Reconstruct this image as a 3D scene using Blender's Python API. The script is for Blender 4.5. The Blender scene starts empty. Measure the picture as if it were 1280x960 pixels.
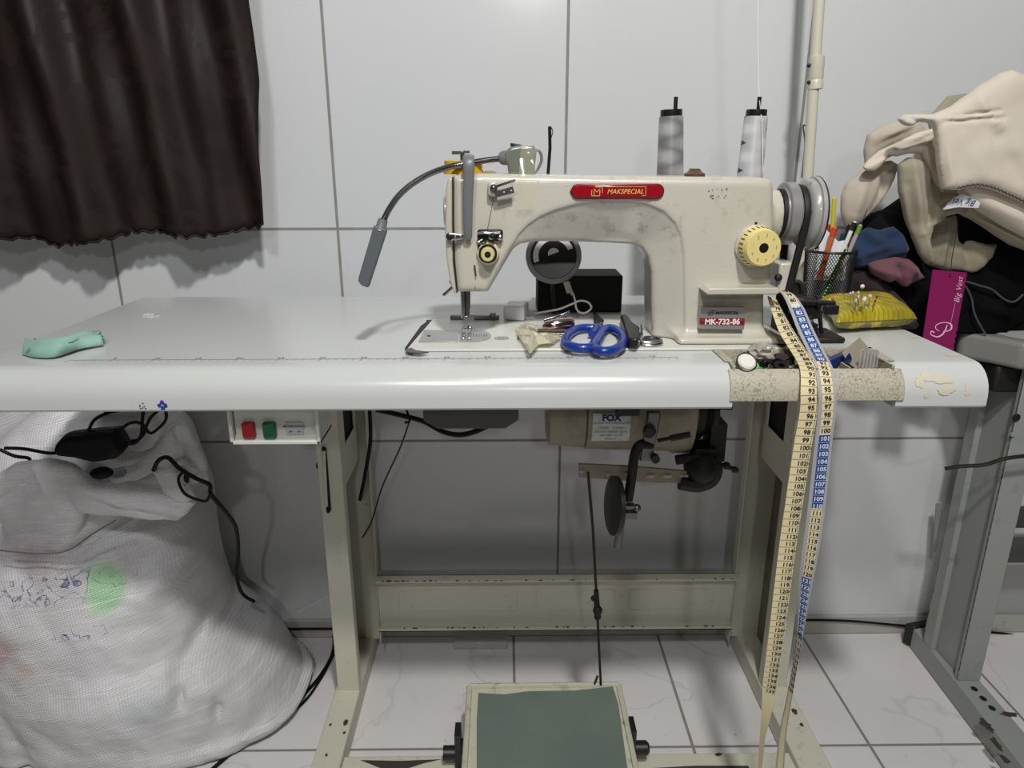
import bpy, bmesh, math, random
import numpy as np
from mathutils import Vector, Matrix
scn = bpy.context.scene
COL = scn.collection
random.seed(7); RNG = np.random.RandomState(7)

# ---------------------------------------------------------------- camera
H = 1.01; FPX = 899.6
_p, _y, _r = math.radians(17.591), math.radians(.503), math.radians(-.116)
FW = Vector((math.sin(_y)*math.cos(_p), math.cos(_y)*math.cos(_p), -math.sin(_p)))
_rt = Vector((math.cos(_y), -math.sin(_y), 0)); _up = _rt.cross(FW)
RT = _rt*math.cos(_r)+_up*math.sin(_r); UP = -_rt*math.sin(_r)+_up*math.cos(_r)
CAM = Vector((0, 0, H))
cd = bpy.data.cameras.new('camera'); cam = bpy.data.objects.new('camera', cd); COL.objects.link(cam)
m = Matrix((RT, UP, -FW)).transposed().to_4x4(); m.translation = CAM
cam.matrix_world = m
cd.sensor_fit = 'HORIZONTAL'; cd.sensor_width = 36; cd.lens = 36*FPX/1280; cd.clip_start = .02
scn.camera = cam

# ---------------------------------------------------------------- light
w = bpy.data.worlds.new('world'); scn.world = w; w.use_nodes = True
w.node_tree.nodes['Background'].inputs[0].default_value = (1, .99, .97, 1)
w.node_tree.nodes['Background'].inputs[1].default_value = .030
def area(name, loc, size, power, col=(1, 1, 1), target=(0.1, 1.2, .6), shape='DISK'):
    l = bpy.data.lights.new(name, 'AREA'); l.shape = shape; l.size = size; l.energy = power; l.color = col
    o = bpy.data.objects.new(name, l); COL.objects.link(o); o.location = loc
    o.rotation_euler = (Vector(target)-Vector(loc)).to_track_quat('-Z', 'Y').to_euler(); return o
area('ceiling_lamp', (.22, -.25, 2.4), .14, 31, (1, .985, .955))
area('ceiling_lamp_second', (-.25, -.75, 2.35), .22, 13, (.98, .99, 1))
area('far_ceiling_lamp', (.2, -3.1, 2.35), .16, 11, (1, .99, .97))
scn.view_settings.view_transform = 'Standard'
scn.view_settings.look = 'None'
scn.view_settings.exposure = 0; scn.view_settings.gamma = 1
scn.view_settings.use_curve_mapping = False

# ---------------------------------------------------------------- helpers
def P(px, py, y=None, z=None, x=None):
    d = FW*FPX+RT*(px-640)-UP*(py-480)
    if y is not None: t = y/d.y
    elif z is not None: t = (z-H)/d.z
    else: t = x/d.x
    return CAM+d*t
def lin(c):
    return tuple((v/255/12.92 if v/255 <= .04045 else ((v/255+.055)/1.055)**2.4) for v in c)+(1,)

class MB:
    def __init__(s): s.v = []; s.f = []; s.m = []
    def add(s, vs, fs, m=0):
        o = len(s.v); s.v += [tuple(v) for v in vs]; s.f += [tuple(i+o for i in f) for f in fs]; s.m += [m]*len(fs); return s
    def box(s, x0, x1, y0, y1, z0, z1, m=0):
        vs = [(x, y, z) for x in (x0, x1) for y in (y0, y1) for z in (z0, z1)]
        return s.add(vs, [(0, 1, 3, 2), (4, 6, 7, 5), (0, 4, 5, 1), (2, 3, 7, 6), (0, 2, 6, 4), (1, 5, 7, 3)], m)
    def obox(s, c, ax, ay, az, m=0):   # centre and half-axis vectors
        c, ax, ay, az = map(Vector, (c, ax, ay, az))
        vs = [c+ax*i+ay*j+az*k for i in (-1, 1) for j in (-1, 1) for k in (-1, 1)]
        return s.add(vs, [(0, 1, 3, 2), (4, 6, 7, 5), (0, 4, 5, 1), (2, 3, 7, 6), (0, 2, 6, 4), (1, 5, 7, 3)], m)
    def prism(s, poly, ext, m=0):      # poly: list of 3D points, extruded by ext
        n = len(poly); ext = Vector(ext)
        vs = [Vector(p) for p in poly]+[Vector(p)+ext for p in poly]
        fs = [tuple(range(n)), tuple(reversed(range(n, 2*n)))]+[(i, i+n, (i+1) % n+n, (i+1) % n) for i in range(n)]
        return s.add(vs, fs, m)
    def lathe(s, prof, org, axis, n=32, m=0, up=None):   # prof: (along, radius)
        org = Vector(org); a = Vector(axis).normalized()
        u = a.orthogonal().normalized() if up is None else (Vector(up)-a*Vector(up).dot(a)).normalized()
        v = a.cross(u)
        vs = []; k = len(prof)
        for (t, r) in prof:
            for i in range(n):
                an = 2*math.pi*i/n; vs.append(org+a*t+(u*math.cos(an)+v*math.sin(an))*r)
        fs = [(j*n+i, j*n+(i+1) % n, (j+1)*n+(i+1) % n, (j+1)*n+i) for j in range(k-1) for i in range(n)]
        fs.append(tuple(reversed(range(n)))); fs.append(tuple(range((k-1)*n, k*n)))
        return s.add(vs, fs, m)
    def tube(s, pts, r, n=8, closed=False, m=0, flat=None):
        pts = [Vector(p) for p in pts]; k = len(pts)
        R = r if isinstance(r, (list, tuple)) else [r]*k
        vs = []; ref = None
        for i, p in enumerate(pts):
            if closed: t = pts[(i+1) % k]-pts[i-1]
            else: t = pts[min(i+1, k-1)]-pts[max(i-1, 0)]
            t = t.normalized() if t.length > 1e-9 else Vector((0, 0, 1))
            if ref is None: ref = t.orthogonal().normalized() if flat is None else Vector(flat)
            u = (ref-t*ref.dot(t)).normalized() if flat is None else (Vector(flat)-t*Vector(flat).dot(t)).normalized()
            ref = u; v = t.cross(u)
            for j in range(n):
                an = 2*math.pi*j/n; vs.append(p+(u*math.cos(an)+v*math.sin(an)*(1 if flat is None else FLAT[0]))*R[i])
        fs = [(i*n+j, i*n+(j+1) % n, (i+1)*n+(j+1) % n, (i+1)*n+j) for i in range(k-1) for j in range(n)]
        if closed: fs += [((k-1)*n+j, (k-1)*n+(j+1) % n, (j+1) % n, j) for j in range(n)]
        else: fs += [tuple(reversed(range(n))), tuple(range((k-1)*n, k*n))]
        return s.add(vs, fs, m)
    def ell(s, c, rx, ry=None, rz=None, m=0, n=16):
        ry = ry or rx; rz = rz or rx; vs = []; k = n//2
        for j in range(k+1):
            th = math.pi*(j+.02*(j == 0)-.02*(j == k))/k
            for i in range(n):
                an = 2*math.pi*i/n
                vs.append((c[0]+rx*math.sin(th)*math.cos(an), c[1]+ry*math.sin(th)*math.sin(an), c[2]+rz*math.cos(th)))
        fs = [(j*n+i, (j+1)*n+i, (j+1)*n+(i+1) % n, j*n+(i+1) % n) for j in range(k) for i in range(n)]
        fs += [tuple(range(n)), tuple(reversed(range(k*n, (k+1)*n)))]
        return s.add(vs, fs, m)
    def pieces(s):
        par = list(range(len(s.v)))
        def fd(a):
            while par[a] != a: par[a] = par[par[a]]; a = par[a]
            return a
        for f in s.f:
            for i in f[1:]: par[fd(i)] = fd(f[0])
        grp = {}
        for f, mi in zip(s.f, s.m): grp.setdefault(fd(f[0]), []).append((f, mi))
        out = []
        for fs in grp.values():
            ids = sorted({i for f, _ in fs for i in f}); mp = {a: b for b, a in enumerate(ids)}
            q = MB(); q.v = [s.v[i] for i in ids]; q.f = [tuple(mp[i] for i in f) for f, _ in fs]; q.m = [mi for _, mi in fs]; out.append(q)
        return out
    def text(s, t, org, u, v, size, m=0, center=True, bold=0.0, shear=0.0):
        vs, fs, wd = glyphs(t, bold, shear); org, u, v = Vector(org), Vector(u).normalized(), Vector(v).normalized()
        ox = -wd/2 if center else 0
        return s.add([org+u*((a+ox)*size)+v*((b-.35)*size) for a, b in vs], fs, m)
    def build(s, name, mats, parent=None, bevel=0, smooth=38, segs=2, split=False):
        if split:
            return [p.build(name, mats, parent, bevel, smooth, segs) for p in s.pieces()][0]
        me = bpy.data.meshes.new(name)
        off = Vector((0, 0, 0)); q = parent
        while q is not None: off += q.location; q = q.parent
        me.from_pydata([tuple(Vector(v)-off) for v in s.v], [], s.f)
        if not isinstance(mats, (list, tuple)): mats = [mats]
        for k in mats: me.materials.append(k)
        me.polygons.foreach_set('material_index', s.m)
        me.validate(); 
        bm = bmesh.new(); bm.from_mesh(me); bmesh.ops.recalc_face_normals(bm, faces=bm.faces); bm.to_mesh(me); bm.free()
        if smooth:
            me.polygons.foreach_set('use_smooth', [True]*len(me.polygons)); me.set_sharp_from_angle(angle=math.radians(smooth))
        o = bpy.data.objects.new(name, me); COL.objects.link(o)
        if parent: o.parent = parent
        if bevel:
            b = o.modifiers.new('bevel', 'BEVEL'); b.width = bevel; b.segments = segs; b.limit_method = 'ANGLE'; b.angle_limit = math.radians(40)
            b.harden_normals = False
        return o
FLAT = [.3]
_g = {}
def glyphs(t, bold=0., shear=0.):
    k = (t, bold, shear)
    if k not in _g:
        c = bpy.data.curves.new('t', 'FONT'); c.body = t; c.size = 1; c.offset = bold; c.shear = shear; c.resolution_u = 3
        o = bpy.data.objects.new('t', c); COL.objects.link(o)
        dg = bpy.context.evaluated_depsgraph_get(); me = o.evaluated_get(dg).to_mesh()
        vs = [(v.co.x, v.co.y) for v in me.vertices]; fs = [tuple(p.vertices) for p in me.polygons]
        wd = max([v[0] for v in vs] or [0]); bpy.data.objects.remove(o); bpy.data.curves.remove(c); _g[k] = (vs, fs, wd)
    return _g[k]
def spline(pts, k=6, closed=False):
    pts = [Vector(p) for p in pts]; n = len(pts); out = []
    rng = range(n) if closed else range(n-1)
    for i in rng:
        g = (lambda j: pts[j % n]) if closed else (lambda j: pts[max(0, min(n-1, j))])
        a, b, c, d = g(i-1), g(i), g(i+1), g(i+2)
        for s in range(k):
            t = s/k; out.append(.5*((2*b)+(c-a)*t+(2*a-5*b+4*c-d)*t*t+(3*b-a-3*c+d)*t**3))
    if not closed: out.append(pts[-1])
    return out
def ring(c, u, v, a, b, n=32):
    c, u, v = Vector(c), Vector(u), Vector(v)
    return [c+u*a*math.cos(2*math.pi*i/n)+v*b*math.sin(2*math.pi*i/n) for i in range(n)]
def thing(name, label, cat, loc=(0, 0, 0), group=None):
    o = bpy.data.objects.new(name, None); COL.objects.link(o); o.location = loc; o.empty_display_size = .02
    o['label'] = label; o['category'] = cat
    if group: o['group'] = group
    return o
def tag(o, label, cat, group=None):
    o['label'] = label; o['category'] = cat
    if group: o['group'] = group
    return o
def struct(o): o['kind'] = 'structure'; return o

# signed-distance modelling: smooth solid forms out of a 3D field
def sdpoly(poly, X, Z):
    d = np.full(X.shape, 1e9); inside = np.zeros(X.shape, bool); n = len(poly)
    for i in range(n):
        ax, az = poly[i]; bx, bz = poly[(i+1) % n]
        ex, ez = bx-ax, bz-az; wx, wz = X-ax, Z-az
        t = np.clip((wx*ex+wz*ez)/(ex*ex+ez*ez+1e-12), 0, 1)
        d = np.minimum(d, (wx-ex*t)**2+(wz-ez*t)**2)
        c = ((az <= Z) & (bz > Z)) | ((bz <= Z) & (az > Z))
        with np.errstate(divide='ignore', invalid='ignore'):
            inside ^= c & (X < ax+(Z-az)*ex/(ez if abs(ez) > 1e-12 else 1e-12))
    d = np.sqrt(d); return np.where(inside, -d, d)
def snet(F, org, h):
    S = F < 0; nx, ny, nz = F.shape
    acc = np.zeros((nx-1, ny-1, nz-1, 3)); cnt = np.zeros((nx-1, ny-1, nz-1))
    cor = [(i, j, k) for i in (0, 1) for j in (0, 1) for k in (0, 1)]
    sl = lambda c: tuple(slice(c[q], F.shape[q]-1+c[q]) for q in range(3))
    for a in cor:
        for ax in range(3):
            if a[ax] == 0:
                b = list(a); b[ax] = 1; fa, fb = F[sl(a)], F[sl(b)]; mk = (fa < 0) != (fb < 0)
                with np.errstate(divide='ignore', invalid='ignore'): t = np.where(mk, fa/(fa-fb), 0)
                for q in range(3): acc[..., q] += np.where(mk, a[q]+(t if q == ax else 0), 0)
                cnt += mk
    act = cnt > 0; idx = -np.ones(act.shape, int); idx[act] = np.arange(act.sum())
    I = np.argwhere(act); V = (I+acc[act]/cnt[act][:, None])*h+np.array(org)
    fs = []
    for ax in range(3):
        b, c = [(1, 2), (2, 0), (0, 1)][ax]
        s0 = [slice(1, -1)]*3; s0[ax] = slice(0, -1); s1 = [slice(1, -1)]*3; s1[ax] = slice(1, None)
        A, B = S[tuple(s0)], S[tuple(s1)]
        for flip, mk in ((0, A & ~B), (1, B & ~A)):
            e = np.argwhere(mk); off = np.array([1, 1, 1]); off[ax] = 0; e = e+off
            if len(e) == 0: continue
            q = []
            for db, dc in ((0, 0), (-1, 0), (-1, -1), (0, -1)):
                g = e.copy(); g[:, b] += db; g[:, c] += dc; q.append(idx[g[:, 0], g[:, 1], g[:, 2]])
            q = np.stack(q, 1); q = q[(q >= 0).all(1)]
            if flip: q = q[:, ::-1]
            fs.append(q)
    return V, np.concatenate(fs)
def sdf(fn, lo, hi, h):
    ax = [np.arange(lo[k], hi[k]+h, h) for k in range(3)]
    X, Y, Z = np.meshgrid(*ax, indexing='ij'); F = fn(X, Y, Z)
    V, Fc = snet(F, lo, h); mb = MB(); mb.v = [tuple(v) for v in V]; mb.f = [tuple(int(i) for i in f) for f in Fc]; mb.m = [0]*len(mb.f); return mb
def extr(d2, w, r):      # rounded extrusion of a 2D field
    a, b = d2+r, w+r
    return np.sqrt(np.maximum(a, 0)**2+np.maximum(b, 0)**2)+np.minimum(np.maximum(a, b), 0)-r
def smin(a, b, k): hh = np.clip(.5+.5*(b-a)/k, 0, 1); return b+(a-b)*hh-k*hh*(1-hh)
def smax(a, b, k): return -smin(-a, -b, k)
def xz(pts, y): return [(q.x, q.z) for q in (P(a, b, y=y) for a, b in pts)]

# ---------------------------------------------------------------- materials
def nt(name, col=(200, 200, 200), rough=.5, metal=0., spec=.5, coat=0., trans=0., alpha=1.):
    k = bpy.data.materials.new(name); k.use_nodes = True; b = k.node_tree.nodes['Principled BSDF']
    b.inputs['Base Color'].default_value = lin(col); b.inputs['Roughness'].default_value = rough
    b.inputs['Metallic'].default_value = metal; b.inputs['Specular IOR Level'].default_value = spec
    b.inputs['Coat Weight'].default_value = coat; b.inputs['Transmission Weight'].default_value = trans
    b.inputs['Alpha'].default_value = alpha
    return k
class G:
    """small node-graph helper"""
    def __init__(s, k): s.k = k; s.t = k.node_tree; s.b = s.t.nodes['Principled BSDF']
    def n(s, typ, ins=None, **kw):
        q = s.t.nodes.new(typ)
        for a, v in kw.items(): setattr(q, a, v)
        for a, v in (ins or {}).items():
            if hasattr(v, 'is_output'): s.t.links.new(v, q.inputs[a])
            else: q.inputs[a].default_value = v
        return q
    def pos(s, scale=(1, 1, 1)):
        g = s.n('ShaderNodeNewGeometry'); mp = s.n('ShaderNodeMapping', {'Vector': g.outputs['Position'], 'Scale': scale}); return mp.outputs[0]
    def obj(s, scale=(1, 1, 1)):
        g = s.n('ShaderNodeTexCoord'); return s.n('ShaderNodeMapping', {'Vector': g.outputs['Object'], 'Scale': scale}).outputs[0]
    def noise(s, vec, scale, detail=3, rough=.5, dist=0.): return s.n('ShaderNodeTexNoise', {'Vector': vec, 'Scale': scale, 'Detail': detail, 'Roughness': rough, 'Distortion': dist}).outputs['Fac']
    def ramp(s, fac, stops):
        q = s.n('ShaderNodeValToRGB', {'Fac': fac}); e = q.color_ramp.elements
        while len(e) < len(stops): e.new(.5)
        for el, (p, c) in zip(e, stops): el.position = p; el.color = c if len(c) == 4 else lin(c)
        return q.outputs['Color']
    def mix(s, fac, a, b): 
        q = s.n('ShaderNodeMix', data_type='RGBA')
        for i, v in ((0, fac), (6, a), (7, b)):
            if hasattr(v, 'is_output'): s.t.links.new(v, q.inputs[i])
            else: q.inputs[i].default_value = v
        return q.outputs[2]
    def math(s, op, a, b=0., c=0.):
        q = s.n('ShaderNodeMath', operation=op)
        for i, v in enumerate((a, b, c)):
            if hasattr(v, 'is_output'): s.t.links.new(v, q.inputs[i])
            else: q.inputs[i].default_value = v
        return q.outputs[0]
    def col(s, c): s.t.links.new(c, s.b.inputs['Base Color']); return s
    def rough(s, c): s.t.links.new(c, s.b.inputs['Roughness']); return s
    def bump(s, h, strength=.3, dist=.001):
        q = s.n('ShaderNodeBump', {'Height': h, 'Strength': strength, 'Distance': dist}); s.t.links.new(q.outputs[0], s.b.inputs['Normal']); return s
BW = lambda v: (v, v, v, 1)
def speckled(name, col, dirt, rough=.35, scale=60, amt=(.58, .72), bump=.15, bscale=400, coat=0., metal=0.):
    k = nt(name, col, rough, metal, coat=coat); g = G(k); v = g.pos()
    f = g.ramp(g.noise(v, scale, 5, .65), [(amt[0], BW(0)), (amt[1], BW(1))])
    f2 = g.ramp(g.noise(v, scale*.13, 3), [(.3, BW(.0)), (.75, BW(1))])
    c = g.mix(g.math('MULTIPLY', f, g.math('MULTIPLY_ADD', f2, .8, .1)), lin(col), lin(dirt))
    g.col(c)
    if bump: g.bump(g.noise(v, bscale, 2), bump, .0006)
    return k
# ================================================================ MATERIALS OF THE ROOM
def tile_mat(name, sx, ox, sy, oy, ay, grout_w, base, grout, rough, marble=False):
    k = nt(name, base, rough); g = G(k); ge = g.n('ShaderNodeNewGeometry'); sp = g.n('ShaderNodeSeparateXYZ', {0: ge.outputs['Position']})
    def dist(c, s, o):
        t = g.math('SUBTRACT', c, o); t = g.math('DIVIDE', t, s); t = g.math('SUBTRACT', t, g.math('ROUND', t)); return g.math('MULTIPLY', g.math('ABSOLUTE', t), s)
    dd = g.math('MINIMUM', dist(sp.outputs[0], sx, ox), dist(sp.outputs[ay], sy, oy))
    mk = g.n('ShaderNodeMapRange', {0: dd, 1: grout_w*.5, 2: grout_w*.5+.0009, 3: 1., 4: 0.}).outputs[0]
    v = g.pos()
    if marble:
        n1 = g.noise(v, 2.3, 4, .55, .6); vein = g.math('ABSOLUTE', g.math('SUBTRACT', n1, .5))
        vc = g.ramp(vein, [(.0, (206, 202, 200)), (.004, (213, 209, 208)), (.010, base), (1, base)])
        b2 = g.mix(g.ramp(g.noise(v, 2.2, 3), [(.35, BW(0)), (.7, BW(.55))]), vc, lin((206, 202, 201)))
        b2 = g.mix(g.ramp(g.noise(v, 95, 2), [(.74, BW(0)), (.77, BW(.5))]), b2, lin((120, 110, 100)))
    else:
        b2 = g.mix(g.ramp(g.noise(v, 1.2, 2), [(.3, BW(0)), (.8, BW(1))]), lin(base), lin((base[0]-5, base[1]-4, base[2]-2)))
    gn = g.mix(g.noise(v, 25, 4), lin(grout), lin(tuple(c*.8 for c in grout)))
    g.col(g.mix(mk, b2, gn)); g.rough(g.n('ShaderNodeMapRange', {0: mk, 3: rough, 4: .9}).outputs[0])
    hgt = g.math('ADD', g.math('MULTIPLY', mk, -1.), g.math('MULTIPLY', g.noise(v, 9, 2), .25))
    g.bump(hgt, .35, .001); return k
M_wall = tile_mat('wall_tiles', .418, -.309, .421, .461, 2, .0042, (211, 212, 212), (150, 149, 144), .16)
M_floor = tile_mat('floor_tiles', .318, .014, .318, 1.030, 1, .0046, (222, 219, 219), (150, 144, 138), .22, True)
WY = 1.354
struct(MB().box(-2.6, 2.6, WY, WY+.1, -.02, 2.5).build('wall_back', M_wall))
struct(MB().box(-2.6, 2.6, -3.6, WY, -.06, 0).build('floor', M_floor))
M_base = speckled('baseboard_paint', (176, 174, 168), (90, 84, 76), .5, 30)
struct(MB().box(-2.6, 2.6, WY-.009, WY, 0, .044).build('baseboard_back', M_base, bevel=.002))

# ================================================================ SEWING TABLE
M_lam = speckled('white_laminate', (200, 202, 200), (196, 196, 190), .22, 9, (.5, .8), .02)
M_stand = speckled('cream_enamel', (202, 200, 182), (140, 130, 106), .45, 55, (.60, .76), .1)
M_dirt = nt('chipped_dark_paint', (60, 54, 46), .8)
M_blk = nt('black_plastic', (22, 22, 23), .4); M_rub = nt('black_rubber', (18, 17, 16), .6)
M_chrome = nt('worn_chrome', (190, 190, 188), .22, 1.); M_steel = nt('dull_steel', (120, 118, 114), .38, 1.)
M_dkmet = nt('dark_steel', (52, 50, 47), .45, .8)
TOP = .777; TB = .729; TF = .785
def edge_x(s, y):   # left / right edge of the tabletop
    return -.036+s*.594
table = thing('sewing_table', 'long white laminate sewing table on a cream steel stand', 'table', (-.036, 1.0, 0))
prof = [(1.245, TB), (1.245, TOP-.003), (1.242, TOP)]+[(TF+.034-.034*math.sin(a), TOP-.034+.034*math.cos(a)) for a in np.linspace(0, math.pi/2, 9)]+[(TF, TB+.003), (TF+.003, TB)]
profc = [(1.245, TB), (1.245, TOP-.003), (1.242, TOP), (.871, TOP), (.871, TB)]
TX0, TX1 = .262, .452
t = MB()
for pr_, a, b in ((prof, edge_x(-1, 0), TX0), (profc, TX0, TX1), (prof, TX1, edge_x(1, 0))):
    t.prism([(a, y, z) for y, z in pr_], (b-a, 0, 0))
t.build('tabletop', M_lam, table)
# printed ruler on the front of the top
M_ink = nt('grey_print', (120, 122, 122), .6)
rl = MB(); rz = TOP+.0004; ry = TF+.052
x0, x1 = P(66, 461, z=TOP).x, P(856, 457, z=TOP).x
rl.box(x0, x1, ry, ry+.0007, rz-.0003, rz)
k = 0; xx = x0
while xx < x1:
    L = .006 if k % 5 else .009
    rl.add([(xx, ry, rz), (xx+.0006, ry, rz), (xx+.0006-.003, ry-L, rz), (xx-.003, ry-L, rz)], [(0, 1, 2, 3)])
    if k % 5 == 0 and k: rl.text(str(k), (xx, ry+.006, rz), (1, 0, 0), (0, 1, 0), .009)
    k += 1; xx += .01
rl.build('printed_ruler', M_ink, table, smooth=0)
# worn adhesive marks on the right end and ink marks on the front
def blob(mb, c, u, v, a, b, seed, m=0, n=18, k=.35):
    r = random.Random(seed); c, u, v = Vector(c), Vector(u), Vector(v)
    mb.add([c+(u*a*math.cos(2*math.pi*i/n)+v*b*math.sin(2*math.pi*i/n))*(1-k*r.random()) for i in range(n)], [tuple(range(n))], m)
M_res = speckled('yellowed_adhesive', (205, 200, 178), (150, 140, 118), .5, 150)
rs = MB(); fy = TF-.0004
def on_front(x, z, off=.0005):
    R_ = .034; z = min(z, TOP-.0005); t = max(0., (z-(TOP-R_))/R_); t = min(t, .985); return Vector((x, TF+R_-(R_+off)*math.sqrt(1-t*t), z if t == 0 else TOP-R_+t*(R_+off)))
def front_blob(mb, px, py, a, b, seed, k=.4, n=18, off=.0005):
    r = random.Random(seed); zc = None
    for it in range(60):   # where the view ray meets the curved front
        q = P(px, py, y=TF+.034*it/60); 
        if on_front(q.x, q.z).y <= q.y+1e-6: break
    rim = [on_front(q.x+a*math.cos(2*math.pi*i/n)*(kk := 1-k*r.random()), q.z+b*math.sin(2*math.pi*i/n)*kk, off) for i in range(n)]
    mid = [on_front((p.x+q.x)/2, (p.z+q.z)/2, off+.0001) for p in rim]; c = on_front(q.x, q.z, off+.0001)
    mb.add([c]+mid+rim, [(0, 1+i, 1+(i+1) % n) for i in range(n)]+[(1+i, 1+n+i, 1+n+(i+1) % n, 1+(i+1) % n) for i in range(n)])
for px, py, a, b, s_ in ((1160, 472, .016, .005, 3), (1178, 474, .014, .006, 13), (1183, 487, .013, .007, 4), (1209, 487, .004, .009, 5), (1158, 493, .004, .007, 6), (1150, 478, .006, .007, 7)):
    front_blob(rs, px, py, a, b, s_, off=.0004+.0001*(s_ % 5))
for px, py, a, b, s_ in ((1190, 444, .011, .006, 8), (1143, 421, .007, .004, 9)):
    q = P(px, py, z=TOP); blob(rs, (q.x, q.y, TOP+.0004), (1, 0, 0), (0, 1, 0), a, b, s_)
rs.build('adhesive_residue', M_res, table, split=True)
M_blue = nt('blue_ink', (30, 60, 150), .5)
bk = MB()
for dx, dz in ((0, .003), (-.0035, -.001), (.0035, -.001), (0, -.004)):
    q = P(203, 506, y=TF); blob(bk, (q.x+dx, fy, q.z+dz), (1, 0, 0), (0, 0, 1), .0028, .0032, int(dx*1e4)+9)
bk.build('ink_mark', M_blue, table, split=True)
bk = MB()
for j in range(7):
    q = P(180, 507, y=TF); blob(bk, (q.x+random.uniform(-.005, .005), fy, q.z+random.uniform(-.004, .004)), (1, 0, 0), (0, 0, 1), .0012, .001, j)
bk.build('faded_sticker', M_dirt, table, split=True)

# stand
def holes(mb, lst):
    for c, r, ax in lst: mb.lathe([(0, r), (.0012, r)], c, ax, 14)
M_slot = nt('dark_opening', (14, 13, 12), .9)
M_webshade = speckled('shaded_enamel', (128, 122, 104), (60, 52, 40), .6, 25, (.45, .7), .1)  # enamel darkened to paint in the shade of the channel, plus dirt specks
def upright(side, x0, x1, xin, parent):
    # front flange, rear flange, outer web; the open side shows inwards
    s = 1 if side > 0 else -1
    z0, z1 = .04, .70
    mb = MB()
    xo, xi = (x1, x0) if s > 0 else (x0, x1)       # outer, inner
    a, b = sorted((xo, xi))
    mb.box(a, b, 1.13, 1.134, z0, z1)
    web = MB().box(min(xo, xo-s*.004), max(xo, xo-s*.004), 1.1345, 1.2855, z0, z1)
    mb.box(min(xi, xi+s*.003), max(xi, xi+s*.003), 1.134, 1.152, z0, z1)
    mb.box(min(xin, xo), max(xin, xo), 1.286, 1.290, z0, z1)
    mb.box(min(xin, xin+s*.003), max(xin, xin+s*.003), 1.266, 1.286, z0, z1)
    # upper closing plate with its rectangular window
    xp0, xp1 = sorted((xi, xi+s*.003))
    for ya, yb, za, zb in ((1.152, 1.266, .665, .70), (1.152, 1.266, .46, .53), (1.152, 1.17, .53, .665), (1.25, 1.266, .53, .665)):
        mb.box(xp0, xp1, ya, yb, za, zb)
    # mounting flange under the top
    mb.box(a, b, .93, 1.24, .7, TB-.002)
    o = mb.build('leg', M_stand, parent, bevel=.0015)
    web.build('inner_web', M_webshade, o)
    xw_ = sorted((xi+s*.006, xi+s*.010)); MB().box(xw_[0], xw_[1], 1.16, 1.262, .52, .68).build('window_recess_shade', M_slot, o)  # black plate paints the shade seen through the window
    return o
lg = upright(-1, -.322, -.281, -.262, table)
M_slot = nt('dark_opening', (14, 13, 12), .9)
q = MB()
a, b = P(405, 560, y=1.1295), P(411, 638, y=1.1295)
q.tube([a, b], .0035, 8); 
qq = MB(); qq.tube([a, b], .0042, 10); qq.build('slot', M_slot, lg); 
q = MB(); q.tube([(a.x, 1.127, a.z-.004), (b.x-.002, 1.127, b.z+.01)], .003, 8); q.build('slot_bar', M_stand, lg)
q = MB(); q.ell((a.x, 1.126, a.z), .0035); q.ell((b.x, 1.126, b.z), .0035); q.ell((-.325, 1.15, P(391, 582, y=1.15).z), .005, .007, .007); q.build('bolt', M_dkmet, lg, split=True)
lg2 = upright(1, .486, .532, .462, table)
q = MB()
for zz in (.18, .24, .33): q.lathe([(0, .006), (.005, .006), (.008, .004)], (.528, 1.2, zz), (-1, 0, 0), 10)
q.build('bolt', M_dkmet, lg2, split=True)
for (a, b, nm) in ((-.328, -.280, 'l'), (.484, .538, 'r')):
    ft = MB().box(a, b, .62, 1.345, .002, .042).build('foot', M_stand, table, bevel=.002)
    q = MB()
    if nm == 'l': spots = [(413, 906, .003), (432, 903, .006), (430, 916, .003), (408, 944, .003)]
    else: spots = [(993, 889, .006), (1002, 906, .004)]
    for px, py, r in spots:
        c = P(px, py, z=.0424); blob(q, (c.x, c.y, .0426), (1, 0, 0), (0, 1, 0), r, r*1.6, px, k=.5)
    q.build('chipped_spot', M_dirt, ft, smooth=0, split=True)
# rear rail (shallow channel)
z1, z0 = P(700, 722, y=1.26).z, P(700, 785, y=1.26).z
q = MB(); q.box(-.262, .462, 1.27, 1.274, z0, z1); q.box(-.262, .462, 1.25, 1.274, z1-.004, z1); q.box(-.262, .462, 1.25, 1.274, z0, z0+.004); q.box(-.262, .462, 1.25, 1.253, z0, z0+.009)
rail = q.build('crossbar', M_stand, table, bevel=.001)
q = MB()
for a, b in ((-.22, .02), (.06, .22), (.25, .42)):
    zc = (z0+z1)/2; hh = .024
    q.tube([(cx_+.005*math.cos(t_), 1.2695, cz_+.005*math.sin(t_)) for cx_, cz_, t0_ in ((b-.005, zc+hh-.005, 0), (a+.005, zc+hh-.005, 1.57), (a+.005, zc-hh+.005, 3.14), (b-.005, zc-hh+.005, 4.71)) for t_ in (t0_, t0_+.5, t0_+1.05, t0_+1.57)], .0010, 5, True)
q.build('pressed_panel', M_stand, rail, split=True)
q = MB(); r = random.Random(12)
for zz, n_, ys in ((z1+.0003, 34, 1.251), (z0+.0093, 30, 1.2505)):
    for k in range(n_):
        xx = -.25+.70*(r.random()**1.2); L = r.uniform(.001, .007); q.box(xx, min(xx+L, .455), ys-.002, ys+r.uniform(.0, .003), zz-.0003, zz+.0003)
M_rust = nt('rust_brown', (98, 86, 64), .85)
o_ = q.build('rust_specks', M_rust, rail, smooth=0); o_['kind'] = 'stuff'
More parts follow.
